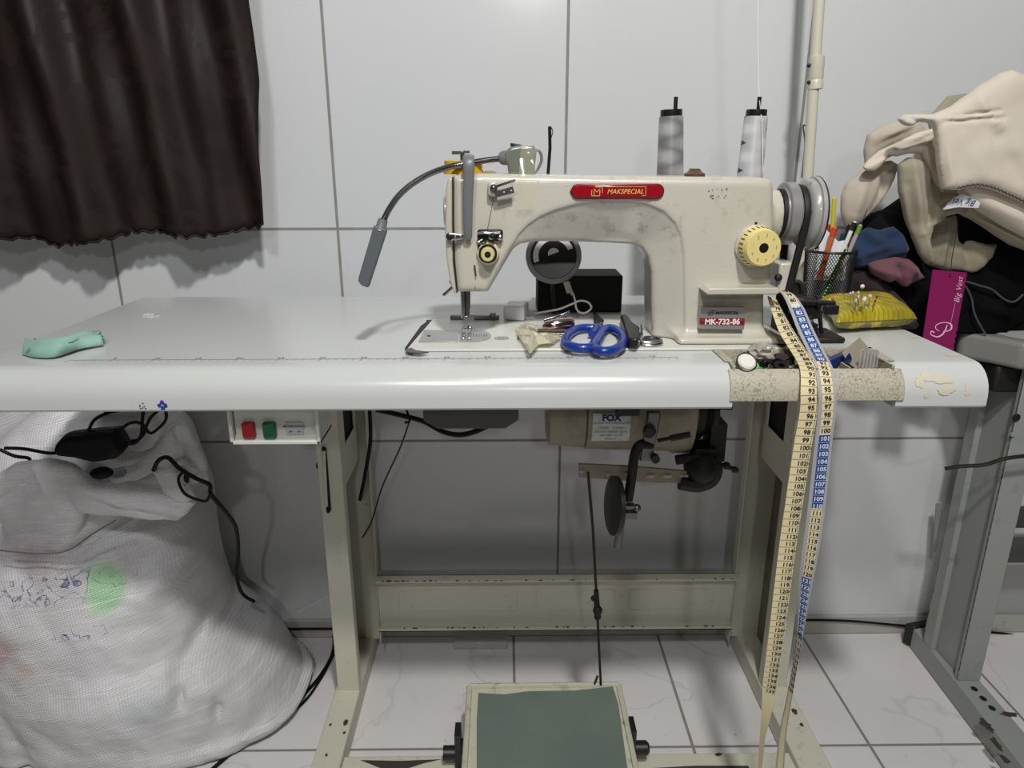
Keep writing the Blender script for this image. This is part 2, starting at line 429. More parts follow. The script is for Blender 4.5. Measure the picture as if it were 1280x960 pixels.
# front bar that carries the pedal
q = MB(); q.box(-.280, .484, .925, .985, .004, .03)
bar = q.build('pedal_bar', M_stand, table, bevel=.002)
q = MB()
q.add([P(450, 950, z=.0305), P(500, 951, z=.0305), P(552, 949, z=.0305), P(530, 954, z=.0305), P(505, 962, z=.0305), P(480, 962, z=.0305)], [(0, 1, 2, 3, 4, 5)])
c = P(898, 943, z=.0305); blob(q, c, (1, 0, 0), (0, 1, 0), .008, .004, 4)
q.add([P(815, 960, z=.0305), P(870, 957, z=.0305), P(935, 957, z=.0305), P(945, 975, z=.0305), P(815, 975, z=.0305)], [(0, 1, 2, 3, 4)])
q.build('worn_patch', M_dirt, bar, smooth=0, split=True)

# ================================================================ PEDAL + ROD
M_mat = speckled('grey_green_rubber', (104, 116, 106), (84, 96, 90), .5, 6, (.4, .7), .05)
M_ped = speckled('chipped_cream_paint', (190, 188, 168), (100, 88, 66), .5, 60, (.55, .68), .2)
ped = thing('foot_pedal', 'wide foot pedal with a grey-green rubber mat in a worn cream frame', 'pedal', (.064, .95, .03))
za, zb = .125, .095
c = [P(587, 858, z=za), P(773, 856, z=za), P(797, 972, z=zb), P(580, 972, z=zb)]
def quadframe(c, ins, th, mb, m=0):
    cc = [Vector(a) for a in c]; nrm = (cc[1]-cc[0]).cross(cc[3]-cc[0]).normalized(); nrm = nrm if nrm.z > 0 else -nrm
    mb.prism(cc, -nrm*th, m)
    return nrm
pm = MB(); nr = quadframe(c, 0, .006, pm)
ctr = sum(c, Vector())/4
for i in range(4):
    a, b = c[i], c[(i+1) % 4]; pm.tube([a, b], .005, 8)
pm.build('pedal_plate', M_ped, ped)
mm = [P(598, 866, z=za+.002), P(630, 868, z=za+.002), P(660, 864, z=za+.002), P(720, 863, z=za+.002), P(766, 858, z=za+.002), P(773, 880, z=za-.003), P(786, 972, z=zb+.004), P(596, 972, z=zb+.004), P(596, 900, z=za-.008)]
mm2 = []
for a in mm: # push onto the plate plane
    dd = (a-CAM).normalized(); tt = (c[0]+nr*.003-CAM).dot(nr)/dd.dot(nr); mm2.append(CAM+dd*tt)
q = MB(); q.prism(mm2, -nr*.0025); q.build('rubber_mat', M_mat, ped)
q = MB(); q.box(-.088, -.078, .955, .985, .03, .10); q.box(.205, .213, .955, .99, .03, .105); q.lathe([(0, .012), (.02, .012), (.024, .008)], (.213, .965, .062), (1, 0, 0), 16); q.lathe([(0, .012), (.02, .012)], (-.088, .965, .055), (-1, 0, 0), 16)
q.box(-.078, -.066, .962, .976, .055, .075); q.box(.196, .205, .962, .976, .055, .075)
q.build('hinge_bracket', M_blk, ped, split=True)
q = MB(); a = P(743, 856, z=.128); q.tube([a, P(747, 845, z=.135)], .0022, 6); q.build('rod_hook', M_dkmet, ped)

rod = thing('pull_rod', 'thin dark rod running from the motor lever down to the foot pedal', 'rod', tuple(P(750, 853, z=.13)))
a, b, c2, d = P(735, 590, y=.985), P(741, 660, y=1.0), P(746, 752, y=1.03), P(751, 856, z=.128)
MB().tube([a, b, c2, d], .0022, 8).build('rod_shaft', M_dkmet, rod)
q = MB(); q.tube([P(745, 738, y=1.022), P(747, 772, y=1.034)], [.004, .006], 8); q.ell(P(747, 763, y=1.026), .008, .007, .009); q.ell(P(742, 748, y=1.026), .005); q.build('clamp', M_rub, rod)

# ================================================================ SWITCH BOX
M_sw = speckled('switch_box_plastic', (205, 208, 198), (170, 172, 160), .4, 30)
sw = thing('motor_switch', 'white push button switch box with red and green buttons under the table front', 'switch', (-.29, .83, .70))
y = .815
o_ = [P(283, 512, y=y), P(402, 512, y=y), P(396, 558, y=y), P(288, 556, y=y)]
zt, zb_ = TB-.001, P(340, 556, y=y).z
xl, xr = P(285, 535, y=y).x, P(399, 535, y=y).x
q = MB(); q.box(xl+.006, xr-.006, y+.006, y+.07, zb_+.004, zt); 
q.box(xl, xl+.005, y, y+.06, zb_, zt); q.box(xr-.005, xr, y, y+.06, zb_, zt); q.box(xl, xr, y, y+.06, zb_, zb_+.005)
q.prism([(xl+.005, y+.001, zb_+.004), (xl+.005, y+.007, zb_+.012), (xl+.005, y+.007, zb_+.004)], (xr-xl-.01, 0, 0))
q.build('housing', M_sw, sw, bevel=.0012)
for px, cl, nm in ((311, (165, 20, 32), 'stop_button'), (337, (20, 96, 60), 'start_button')):
    mt = nt(nm, cl, .35); a = P(px-9, 528, y=y+.003); b = P(px+9, 547, y=y+.003)
    MB().box(a.x, b.x, y-.001, y+.008, b.z, a.z).build(nm, mt, sw, bevel=.002)['label'] = ('red stop button' if 'stop' in nm else 'green start button')
M_lab = nt('label_silver', (182, 182, 188), .4); a, b = P(356, 528, y=y+.005), P(380, 543, y=y+.005)
lb = MB().box(a.x, b.x, y+.0045, y+.0062, b.z, a.z).build('label_plate', M_lab, sw)
q = MB(); cx = (a.x+b.x)/2; dz = a.z-b.z
q.text('MOTOR SWITCH', (cx, y+.0042, a.z-dz*.32), (1, 0, 0), (0, 0, 1), .0035, bold=.02)
q.text('OFF       ON', (cx, y+.0042, a.z-dz*.75), (1, 0, 0), (0, 0, 1), .0028, bold=.02)
q.build('printed_text', M_blk, lb, smooth=0)

# ================================================================ MOTOR
M_mot = speckled('dusty_beige_paint', (146, 138, 118), (70, 60, 45), .5, 30, (.5, .75), .1)
mo = thing('sewing_motor', 'beige clutch motor with a worn maker plate, hung under the table', 'motor', (.18, 1.02, TB))
yc = 1.05; zc = P(700, 570, y=1.0).z+.062
xa = P(685, 540, y=.985).x
X = lambda px: P(px, 545, y=.985).x
q = MB(); q.lathe([(0, .045), (.004, .060), (X(733)-xa, .064)], (xa, yc, zc), (1, 0, 0), 40); q.build('end_cap', M_mot, mo)
q = MB(); q.lathe([(0, .062), (.002, .066), (.03, .067), (X(845)-X(734), .07), (X(850)-X(734), .074), (X(868)-X(734), .074), (X(876)-X(734), .05)], (X(734), yc, zc), (1, 0, 0), 40)
q.tube([(X(745), yc-.055, zc-.035), (X(845), yc-.057, zc-.037)], .0022, 6)
q.build('housing', M_mot, mo)
q = MB(); q.box(X(720), X(860), yc-.03, yc+.04, zc+.05, TB-.001); q.build('mount', M_dkmet, mo, bevel=.003)
q = MB(); q.lathe([(0, .052), (.01, .052), (.016, .046), (.022, .052), (.03, .052), (.034, .02)], (X(876), yc, zc), (1, 0, 0), 32)
q.box(X(905), X(925), yc-.02, yc+.01, zc+.0, TB-.002); q.box(X(912), X(936), yc-.04, yc-.01, zc+.03, zc+.07)
q.build('pulley', M_rub, mo)
q = MB(); yy = yc-.064
a, b = P(723, 580, y=.985), P(870, 604, y=.985)
poly = [P(723, 580, y=.985), P(790, 583, y=.985), P(868, 590, y=.985), P(868, 604, y=.985), P(820, 604, y=.985), P(724, 597, y=.985)]
q.prism(poly, (0, .005, 0)); q.build('motor_lever', M_mot, mo, bevel=.001)
q = MB()
for px in (813, 834, 855):
    c = P(px, 595, y=.9842); q.tube([c-Vector((.006, 0, 0)), c+Vector((.006, 0, 0))], .0025, 8)
for px, py in ((727, 589), (760, 593), (784, 592)): q.ell(P(px, py, y=.984), .003)
q.build('slot_hole', M_lab, mo, split=True)
q = MB(); q.tube(spline([P(845, 575, y=1.0), P(872, 572, y=.99), P(892, 580, y=.985), P(890, 598, y=.985), P(872, 606, y=.985), P(850, 603, y=.985)], 5), [.008]*10+[.012]*16, 8)
q.ell(P(876, 584, y=.995), .026, .03, .026); q.obox(P(893, 548, y=1.02), (.012, 0, 0), (0, .02, 0), (0, 0, .03)); q.obox(P(878, 566, y=1.01), (.016, 0, 0), (0, .02, 0), (0, 0, .014)); q.tube([P(890, 580, y=.985), P(905, 582, y=.98), P(922, 588, y=.98)], .004, 6); q.ell(P(908, 582, y=.98), .006); q.ell(P(918, 587, y=.98), .005)
q.build('greasy_belt_guard', M_rub, mo)
# maker's plate
ax, bx = P(740, 516, y=yc-.068), P(785, 553, y=yc-.066)
def cyl(xx, zz, r=.0685): 
    dz = zz-zc; return Vector((xx, yc-math.sqrt(max(r*r-dz*dz, 0)), zz))
q = MB(); n_ = 8; zs = np.linspace(P(760, 516, y=.985).z, P(760, 553, y=.985).z, n_)
xa_, xb_ = X(740), X(787); vs = []
for z_ in zs: vs += [cyl(xa_, z_), cyl(xb_, z_)]
q.add(vs, [(2*i, 2*i+1, 2*i+3, 2*i+2) for i in range(n_-1)])
M_plate = speckled('scratched_label', (200, 202, 198), (110, 110, 108), .35, 90, (.5, .62))
pl_ = q.build('maker_plate', M_plate, mo)
def on_cyl(mb, txt, xx, zz, size, m=0, **k):
    c = cyl(xx, zz, .0695); th = math.asin((zz-zc)/.0695); mb.text(txt, c, (1, 0, 0), (0, math.sin(th), math.cos(th)), size, m, **k)
M_navy = nt('navy_print', (16, 34, 84), .5)
q = MB(); xm = (xa_+xb_)/2; dzp = zs[0]-zs[-1]
on_cyl(q, 'FOX', xm, zs[0]-dzp*.13, .0135, 0, bold=.05); on_cyl(q, 'SEWING MACHINE MOTORS', xm, zs[0]-dzp*.31, .0043, 1)
for k_, s_ in enumerate(('MODEL   V110/220', 'CLUTCH MOTOR  HZ 60', 'RPM 3450   HP 1/2', 'MADE IN')):
    on_cyl(q, s_, xm, zs[0]-dzp*(.48+.14*k_), .0042, 1)
q.build('printed_text', [M_navy, M_blk], pl_, smooth=0)

# ================================================================ KNEE LIFTER
kl = thing('knee_lifter', 'bent black knee lifter bar with a round dark pad, hanging under the table', 'lever', tuple(P(808, 512, y=.93)))
Yk = .93
q = MB(); a = P(806, 512, y=Yk); q.obox((P(812, 545, y=Yk)), RT*.009, (0, .006, 0), (.004, 0, .036)); q.build('bracket', M_steel, kl, bevel=.002)
q = MB(); q.lathe([(0, .009), (.006, .009), (.009, .006)], P(811, 538, y=Yk-.006), (0, -1, 0), 18); q.lathe([(0, .006), (.01, .006)], P(818, 571, y=Yk-.004), (0, -1, 0), 14); q.box(P(795, 0, y=Yk).x, P(828, 0, y=Yk).x, Yk, Yk+.05, P(0, 524, y=Yk).z, TB-.001); q.build('clamp', M_blk, kl, split=True)
q = MB(); q.tube(spline([P(815, 556, y=Yk), P(800, 556, y=Yk-.004), P(793, 570, y=Yk-.006), P(789, 600, y=Yk-.008), P(785, 625, y=Yk-.01)], 6), .007, 10)
q.build('lift_bar', M_dkmet, kl)
q = MB(); q.tube([P(783, 618, y=Yk-.01), P(776, 655, y=Yk-.012), P(772, 684, y=Yk-.012)], [.0045, .0055, .006], 10); q.obox(P(786, 643, y=Yk-.012), RT*.011, (0, .006, 0), (0, 0, .005)); q.obox(P(784, 632, y=Yk-.012), RT*.01, (0, .006, 0), (0, 0, .002)); q.ell(P(796, 635, y=Yk-.012), .006); q.build('pad_rod', M_steel, kl)
q = MB(); q.lathe([(-.005, .036), (-.003, .042), (.003, .042), (.0055, .030), (.0075, .012)], P(768, 632, y=Yk-.012), (-1, -.13, .10), 36, up=(0, 0, 1)); q.build('knee_pad', M_blk, kl)
q = MB(); q.tube([P(822, 551, y=Yk), P(862, 543, y=Yk-.01)], [.003, .003], 8); q.build('adjusting_screw', M_dkmet, kl)
q = MB(); q.tube([P(838, 548, y=Yk-.004), P(863, 543, y=Yk-.01)], .0048, 8); q.build('rubber_grip', M_rub, kl)

# ================================================================ OIL PAN
a, b = P(530, 520, y=.90), P(648, 520, y=.90); zb2 = P(600, 533, y=.90).z
q = MB(); q.prism([(a.x, .89, TB-.001), (a.x, .89, zb2+.012), (P(548, 533, y=.9).x, .89, zb2), (P(632, 533, y=.9).x, .89, zb2), (b.x, .89, zb2+.012), (b.x, .89, TB-.001)], (0, .15, 0))
tag(q.build('oil_pan', speckled('grimy_pan', (74, 70, 62), (34, 31, 27), .5, 40), bevel=.002), 'dark grimy oil pan hanging under the table below the needle', 'pan')
# ================================================================ SEWING MACHINE
def cream(name, col, **k):
    kk = nt(name, col, .30, coat=.45); kk.node_tree.nodes['Principled BSDF'].inputs['Coat Roughness'].default_value = .12; g = G(kk); v = g.pos()
    f = g.ramp(g.noise(v, 45, 6, .7), [(.56, BW(0)), (.66, BW(1))]); f2 = g.ramp(g.noise(v, 7, 3), [(.45, BW(0)), (.7, BW(1))])
    c = g.mix(g.math('MULTIPLY', f, f2), lin(col), lin((140, 122, 96)))
    f3 = g.ramp(g.noise(v, 3.2, 4), [(.35, BW(0)), (.75, BW(.6))])
    c = g.mix(f3, c, lin((184, 177, 158)))
    g.col(c); g.bump(g.noise(v, 520, 2, .6), .34, .0009); return kk
M_cr = cream('aged_cream_paint', (196, 192, 180))
M_dark = nt('dark_seam', (28, 24, 20), .7)
YF = .905
mach = thing('sewing_machine', 'old cream industrial lockstitch sewing machine with a red badge and grey handwheel', 'sewing machine', (.12, .955, TOP))
sil = [(566, 219), (600, 217), (660, 218), (760, 220), (880, 221), (955, 222), (966, 225), (969, 234), (969, 300), (966, 356), (957, 362), (957, 445), (822, 445), (820, 425), (819, 390), (819, 345), (815, 325), (808, 314), (795, 309), (760, 307), (700, 305), (668, 304), (650, 306), (641, 313), (632, 328), (618, 352), (610, 366), (571, 366), (567, 330), (566, 280)]
SIL = xz(sil, YF)
rec = [(612, 366), (640, 313), (648, 296), (660, 283), (676, 272), (695, 264), (720, 257), (750, 253), (785, 253), (810, 257), (830, 266), (844, 281), (851, 297), (854, 320), (856, 460), (600, 460)]
REC = [(q[0], q[1]) for q in xz(rec, YF)]
xb = P(969, 260, y=YF).x
def f_mach(X, Y, Z):
    x2, z2 = X[:, 0, :], Z[:, 0, :]
    ds = sdpoly(SIL, x2, z2)[:, None, :]; dr = sdpoly(REC, x2, z2)[:, None, :]
    body = extr(ds, np.abs(Y-.948)-.043, .010)
    ramp = np.clip(-dr*.55, 0, .026)+.0035
    cut = np.maximum(dr, Y-(YF+ramp))
    body = smax(body, -cut, .006)
    # cast foot flare at the base of the column
    flare = extr(np.maximum(np.abs(X-.302)-.083, np.abs(Z-.779)-.010), np.abs(Y-.945)-.062, .006)
    body = smin(body, flare, .014)
    # bearing boss at right
    rr = np.sqrt((Y-.948)**2+(Z-.935)**2); boss = np.maximum(rr-.034, np.abs(X-xb-.004)-.012)
    return np.maximum(smin(body, boss, .006), (TOP+.0042)-Z)
mb = sdf(f_mach, (-.085, .875, .768), (.385, 1.015, 1.0), .0024)
body = mb.build('machine_body', M_cr, mach, smooth=180)
# face plate at the needle end
fp = xz([(565, 221), (560, 224), (557, 236), (556, 290), (558, 325), (562, 352), (567, 367), (570.5, 367), (566, 330), (565, 280)], YF)
def f_face(X, Y, Z):
    ds = sdpoly(fp, X[:, 0, :], Z[:, 0, :])[:, None, :]; return extr(ds, np.abs(Y-.948)-.041, .003)
fpl = sdf(f_face, (-.09, .89, .82), (-.05, 1.0, 1.0), .0014).build('face_plate', M_cr, mach, smooth=180)
a, b = P(553, 244, y=.935), P(556, 284, y=.935)
MB().lathe([(0, .021), (.004, .021), (.006, .018)], (a.x+.008, .935, (a.z+b.z)/2), (-1, 0, 0), 28).build('face_cover', M_cr, mach)
q = MB(); q.tube([P(566, 221, y=.9055), P(566.5, 280, y=.9055), P(568, 325, y=.9055), P(571.5, 366, y=.9055)], .0009, 6); q.build('seam', M_dark, mach)

# bed, flush in the table
M_bed = speckled('bed_paint', (214, 214, 206), (180, 172, 150), .28, 40, (.58, .75), .08)
q = MB(); q.prism([(-.124, .868, TOP+.0002), (.345, .868, TOP+.0002), (.345, 1.045, TOP+.0002), (-.108, 1.045, TOP+.0002)], (0, 0, .0035)); q.build('bed', M_bed, mach, bevel=.0012)
BZ = TOP+.0038
q = MB(); q.prism([P(506, 438, z=TOP+.0005), P(510, 440, z=TOP+.0005), P(518, 427, z=TOP+.0005), P(540, 405, z=TOP+.0005), P(535, 403, z=TOP+.0005), P(526, 410, z=TOP+.0005)], (0, 0, .003))
q.prism([P(533, 402.5, z=TOP+.0005), P(565, 401.5, z=TOP+.0005), P(565, 403, z=TOP+.0005), P(536, 404, z=TOP+.0005)], (0, 0, .003)); q.build('bed_gap', M_rub, mach)
q = MB(); q.prism([P(506, 438, z=BZ), P(514, 436, z=BZ), P(520, 439, z=BZ), P(536, 441, z=BZ), P(524, 443, z=BZ), P(508, 441, z=BZ)], (0, 0, .0015)); q.build('hinge_tab', M_steel, mach)
M_np = speckled('brushed_plate', (178, 178, 176), (120, 116, 110), .32, 60, metal=.55)
q = MB(); q.prism([P(523, 428, z=BZ), P(573, 428, z=BZ), P(573, 413.5, z=BZ), P(530, 413.5, z=BZ)], (0, 0, .0012)); sp_ = q.build('slide_plate', M_np, mach, bevel=.0003)
q = MB(); q.lathe([(0, .0024), (.0006, .0024)], P(536, 420, z=BZ+.0012), (0, 0, 1), 14); q.build('plate_hole', M_dark, sp_)
q = MB(); a, b = P(574, 428, z=BZ), P(574, 413.5, z=BZ); c = P(614, 420.5, z=BZ)
pl = [a]+[Vector((a.x+(c.x-a.x)*(.35+.65*math.sin(t)), (a.y+b.y)/2-(b.y-a.y)/2*math.cos(t), BZ)) for t in np.linspace(0.0, math.pi, 15)]+[b]
q.prism(pl, (0, 0, .0012)); npl = q.build('needle_plate', M_np, mach)
q = MB()
for k in range(6):
    x_ = a.x+.017+k*.0035; hw = .0085-.0006*k; ym = (a.y+b.y)/2; q.box(x_, x_+.0008, ym-hw, ym+hw, BZ+.0012, BZ+.0015)
q.build('engraved_lines', M_dkmet, npl)
q = MB(); c = P(627, 423, z=BZ); q.prism(ring(c, (1, 0, 0), (0, 1, 0), .010, .0085, 24), (0, 0, .0008)); q.prism(ring(c+Vector((0, 0, .0008)), (1, 0, 0), (0, 1, 0), .0045, .003, 16), (0, 0, .0006)); q.build('bed_plug', M_np, mach)

# needle bar, presser bar and foot
Yn = .934
q = MB(); a = P(584, 364, y=Yn); b = P(583, 402, y=Yn)
q.tube([a, P(584, 385, y=Yn)], .0042, 12); q.tube([P(584, 384, y=Yn), P(584, 398, y=Yn)], .0034, 12); q.build('presser_bar', M_steel, mach)
q = MB(); q.tube([P(578, 364, y=Yn-.004), P(579, 398, y=Yn-.004)], .0028, 12); q.box(P(577, 0, y=Yn).x-.001, P(586, 0, y=Yn).x, Yn-.008, Yn, P(0, 402, y=Yn).z, P(0, 394, y=Yn).z); q.build('needle_bar', M_chrome, mach)
q = MB(); q.tube([P(580, 400, y=Yn-.004), P(581, 424, y=Yn-.004)], [.0008, .0004], 6); q.build('needle', M_chrome, mach)
q = MB(); zz = BZ+.0016; c = P(583, 421, z=zz)
q.box(c.x-.006, c.x-.0015, c.y-.014, c.y+.010, zz, zz+.002); q.box(c.x+.0015, c.x+.006, c.y-.014, c.y+.010, zz, zz+.002); q.box(c.x-.006, c.x+.006, c.y+.002, c.y+.010, zz, zz+.012); q.box(c.x-.0035, c.x+.0035, c.y+.002, c.y+.009, zz+.01, P(0, 396, y=Yn).z)
q.ell((c.x+.005, c.y-.002, zz+.012), .0035); q.build('presser_foot', M_chrome, mach, bevel=.0006)
q = MB(); q.tube(spline([P(563, 352, y=.97), P(566, 357, y=.985), P(561, 363, y=.99), P(554, 369, y=.99)], 4), .002, 8); q.build('presser_lifter', M_steel, mach)
a, b = P(563, 399, y=1.04), P(624, 399, y=1.04)
q = MB(); q.box(a.x, b.x, 1.035, 1.045, BZ, BZ+.006); q.box(P(570, 0, y=1.04).x, P(577, 0, y=1.04).x, 1.03, 1.045, BZ+.004, BZ+.011); q.box(P(608, 0, y=1.04).x, P(616, 0, y=1.04).x, 1.03, 1.045, BZ+.004, BZ+.010); q.build('rear_hinge_bar', M_steel, mach, bevel=.0015)

# take-up guard: a flat grey hoop
M_grey = nt('grey_plastic', (112, 114, 116), .38)
q = MB(); pts = [P(585, 298, y=.897), P(585, 282, y=.893), P(585, 250, y=.890), P(586, 222, y=.888), P(586, 205, y=.888), P(586, 197, y=.894), P(586, 195, y=.904), P(586, 200, y=.912), P(586, 216, y=.914)]
FLAT[0] = .35; sp = spline(pts, 4); q.tube(sp, [.0048+(.0020*min(1, i/14)) for i in range(len(sp))], 14, flat=(1, 0, 0)); q.build('take_up_guard', M_grey, mach)
# top screw
q = MB(); tz = P(578, 218, y=.93).z; c = P(578, 190, y=.945); q.tube([(c.x, .945, tz), (c.x, .945, c.z)], .0028, 10)
q.obox(P(571, 191, y=.945), (.006, 0, 0), (0, .003, 0), (0, 0, .002)); q.obox(P(583, 190, y=.945), (.004, 0, 0), (0, .003, 0), (0, 0, .0015)); q.build('pressure_screw', M_steel, mach)
# bracket with thread pins, upper right of the head
q = MB(); a = P(623, 241, y=.897)
q.obox(P(616, 236, y=.902), (.006, 0, 0), (0, .008, 0), (0, 0, .009)); q.build('bracket_boss', M_cr, mach, bevel=.004, segs=3)
q = MB(); c0, c1 = P(619, 243, y=.893), P(642, 237, y=.893); d = (c1-c0)*.5
q.obox((c0+c1)/2, d, (0, .0015, 0), Vector((-d.z, 0, d.x)).normalized()*.0038); q.tube([P(618, 234, y=.890), P(644, 225, y=.886)], .0016, 8); q.ell(P(617, 235, y=.893), .0045); q.build('thread_guide', M_steel, mach, bevel=.0006)
q = MB()
for px, py in ((630, 240), (639, 238)): q.lathe([(0, .0011), (.0006, .0011)], P(px, py, y=.8912), (0, -1, 0), 10)
q.build('guide_hole', M_lab, mach, split=True)
# tension assembly
q = MB(); q.box(P(592, 0, y=.9).x, P(627, 0, y=.9).x, .8985, .905, P(0, 303, y=.9).z, P(0, 288.5, y=.9).z); q.build('tension_plate', M_dkmet, mach, bevel=.003)
q = MB(); q.tube(spline([P(597, 292, y=.896), P(606, 291, y=.894), P(613, 292, y=.894), P(625, 291, y=.896)], 4), .0016, 8); q.tube(spline([P(603, 299, y=.896), P(598, 303, y=.894), P(605, 305, y=.892), P(609, 300, y=.894)], 4), .0012, 8); q.ell(P(614, 296, y=.896), .004, .003, .004); q.ell(P(625, 297, y=.897), .0035, .002, .0035); q.build('thread_regulator', M_chrome, mach)
q = MB(); q.ell(P(616, 295, y=.893), .0038, .003, .0038); q.build('regulator_hole', M_rub, mach)
q = MB(); q.box(P(592, 0, y=.9).x, P(598, 0, y=.9).x, .900, .905, P(0, 325, y=.9).z, P(0, 300, y=.9).z); q.build('thread_slot', M_dark, mach, bevel=.001)
tc = P(610, 316, y=.905); M_ivory = nt('ivory_plastic', (222, 212, 176), .35); M_yel = nt('pale_yellow_plastic', (224, 208, 136), .4)
q = MB(); q.lathe([(0, .0145), (.003, .0145), (.006, .0125)], tc, (0, -1, 0), 32); q.build('tension_dial', M_ivory, mach)
q = MB(); q.lathe([(.005, .0115), (.009, .0115), (.010, .0105)], tc, (0, -1, 0), 32); q.build('tension_spring', M_dkmet, mach)
q = MB(); q.lathe([(.008, .0088), (.017, .0086), (.019, .0075), (.019, .004), (.0175, .0036)], tc, (0, -1, 0), 32); tk = q.build('tension_knob', nt('knob_ivory', (206, 196, 140), .4), mach)
q = MB(); q.lathe([(.017, .0038), (.0195, .0035)], tc, (0, -1, 0), 18); q.ell(tc+Vector((0, -.0198, 0)), .0018); q.build('knob_screw', M_dkmet, tk)
# take-up hook at the left
q = MB(); q.ell(P(562, 295.5, y=.900), .0045, .003, .0045); q.build('guide_screw', M_rub, mach)
q = MB(); q.tube([P(562, 292, y=.899), P(577, 294, y=.897)], .0015, 8); q.tube([P(566, 299, y=.899), P(577, 298, y=.897)], .0018, 8); q.ell(P(575, 296, y=.9), .005, .003, .0035); q.build('arm_thread_guide', M_chrome, mach)
q = MB(); q.tube([P(593, 331, y=.9015), P(595, 345, y=.9015)], .001, 6); q.build('lower_thread_guide', M_steel, mach)
q = MB(); q.tube([P(593, 226, y=.9055), P(592, 285, y=.9055)], .0005, 5); q.tube([P(592, 330, y=.9055), P(594, 362, y=.9055)], .0005, 5); q.build('panel_line', nt('seam_brown', (120, 104, 82), .8), mach)  # thin brown lines drawn in place of a cut groove
q = MB(); q.tube([P(617, 247, y=.9), P(609, 288, y=.9)], .0003, 5); q.build('thread', M_dark, mach)

# badge
q = MB(); yb = YF-.0022; n_ = 8
a, b, c_ = P(712, 239, y=YF), P(830, 238, y=YF), P(770, 230, y=YF); hh = P(770, 229.5, y=YF).z-P(770, 248.5, y=YF).z; r_ = hh/2; zc_ = (P(770, 229.5, y=YF).z+P(770, 248.5, y=YF).z)/2
def pill(xa, xb_, zc_, r, k=12, y=YF, pinch=True):
    L = [(xa, y, zc_), (xa+r*.45, y, zc_+r*.75), (xa+r, y, zc_+r)] if pinch else [(xa+r-r*math.sin(t), y, zc_-r*math.cos(t)) for t in np.linspace(0, math.pi, k)]
    R = [(xb_-r+r*math.sin(t), y, zc_+r*math.cos(t)) for t in np.linspace(0, math.pi, k)]
    return L+R+([(xa+r, y, zc_-r), (xa+r*.45, y, zc_-r*.75)] if pinch else [])
M_red = nt('red_enamel', (150, 14, 30), .12, coat=.8); M_red2 = nt('dark_red_rim', (110, 10, 24), .3); M_gold = nt('gold_print', (240, 196, 120), .3, .3)
q = MB(); q.prism(pill(a.x, b.x, zc_, r_), (0, -.003, 0)); q.build('badge_rim', M_red2, mach, bevel=.001)
q = MB(); q.prism(pill(a.x+.002, b.x-.002, zc_, r_-.0018, y=YF-.003), (0, -.0014, 0)); bd = q.build('badge', M_red, mach, bevel=.0006)
yt = YF-.0049
q = MB(); sx = b.x-a.x; U, Wv = (1, 0, 0), (0, 0, 1)
q.text('MAKSPECIAL', (a.x+sx*.585, yt, zc_), U, Wv, .0078, bold=.015, shear=.25)
mx = a.x+sx*.285; mh = r_*.48
def strokes(mb, pts, wd, y):
    for (x0_, z0_), (x1_, z1_) in zip(pts, pts[1:]):
        d = Vector((x1_-x0_, 0, z1_-z0_)); nrm = Vector((-d.z, 0, d.x)).normalized()*wd; e = d.normalized()*wd*.5
        A, B = Vector((x0_, y, z0_))-e, Vector((x1_, y, z1_))+e
        mb.add([A+nrm, B+nrm, B-nrm, A-nrm], [(0, 1, 2, 3)])
def mlogo(mb, mx, zc_, mh, y, wd):
    strokes(mb, [(mx-mh*.8, zc_-mh), (mx-mh*.8, zc_+mh*.7), (mx, zc_-mh*.2), (mx+mh*.8, zc_+mh*.7), (mx+mh*.8, zc_-mh)], wd, y)
    strokes(mb, [(mx-mh*1.5, zc_+mh*.4), (mx-mh*1.5, zc_-mh*1.2), (mx+mh*.8, zc_-mh*1.2)], wd, y)
    strokes(mb, [(mx-mh*.5, zc_+mh*1.2), (mx+mh*1.5, zc_+mh*1.2), (mx+mh*1.5, zc_-mh*.4)], wd, y)
mlogo(q, mx, zc_, mh, yt, .0004)
strokes(q, [(a.x+sx*.37, zc_+mh*1.25), (a.x+sx*.80, zc_+mh*1.25), (a.x+sx*.80, zc_-mh*1.2), (a.x+sx*.76, zc_-mh*1.2)], .0003, yt)
q.build('printed_name', M_gold, bd, smooth=0)
# nameplate
M_pl = nt('brushed_silver', (176, 174, 172), .35, .6); M_band = nt('crimson_band', (150, 24, 44), .35)
c4 = [P(876, 384.5, y=.8945), P(932, 384.5, y=.8945), P(930, 412, y=.8945), P(874, 411, y=.8945)]
q = MB(); q.prism(c4, (0, .0102, 0)); nm = q.build('nameplate', M_pl, mach)
q = MB(); bb = [P(874.5, 397.5, y=.8941), P(931, 398, y=.8941), P(930.6, 406.5, y=.8941), P(874.2, 405.5, y=.8941)]; q.add(bb, [(0, 1, 2, 3)]); q.build('red_band', M_band, nm, smooth=0)
q = MB(); q.text('MK-732-86', P(903, 402, y=.8938), U, Wv, .0098, bold=.03); q.build('model_number', nt('white_print', (236, 232, 230), .4), nm, smooth=0)
q = MB(); q.text('MAKSPECIAL', P(909, 391, y=.8938), U, Wv, .0052, bold=.02, shear=.2); g_ = P(889, 391, y=.8938); mlogo(q, g_.x, g_.z, .0024, g_.y, .0003); q.build('maker_name', M_blk, nm, smooth=0)
q = MB()
for px in (878, 927): q.lathe([(0, .0019), (.001, .0016)], P(px, 401.5, y=.8938), (0, -1, 0), 12)
q.build('rivet', M_chrome, nm, split=True)

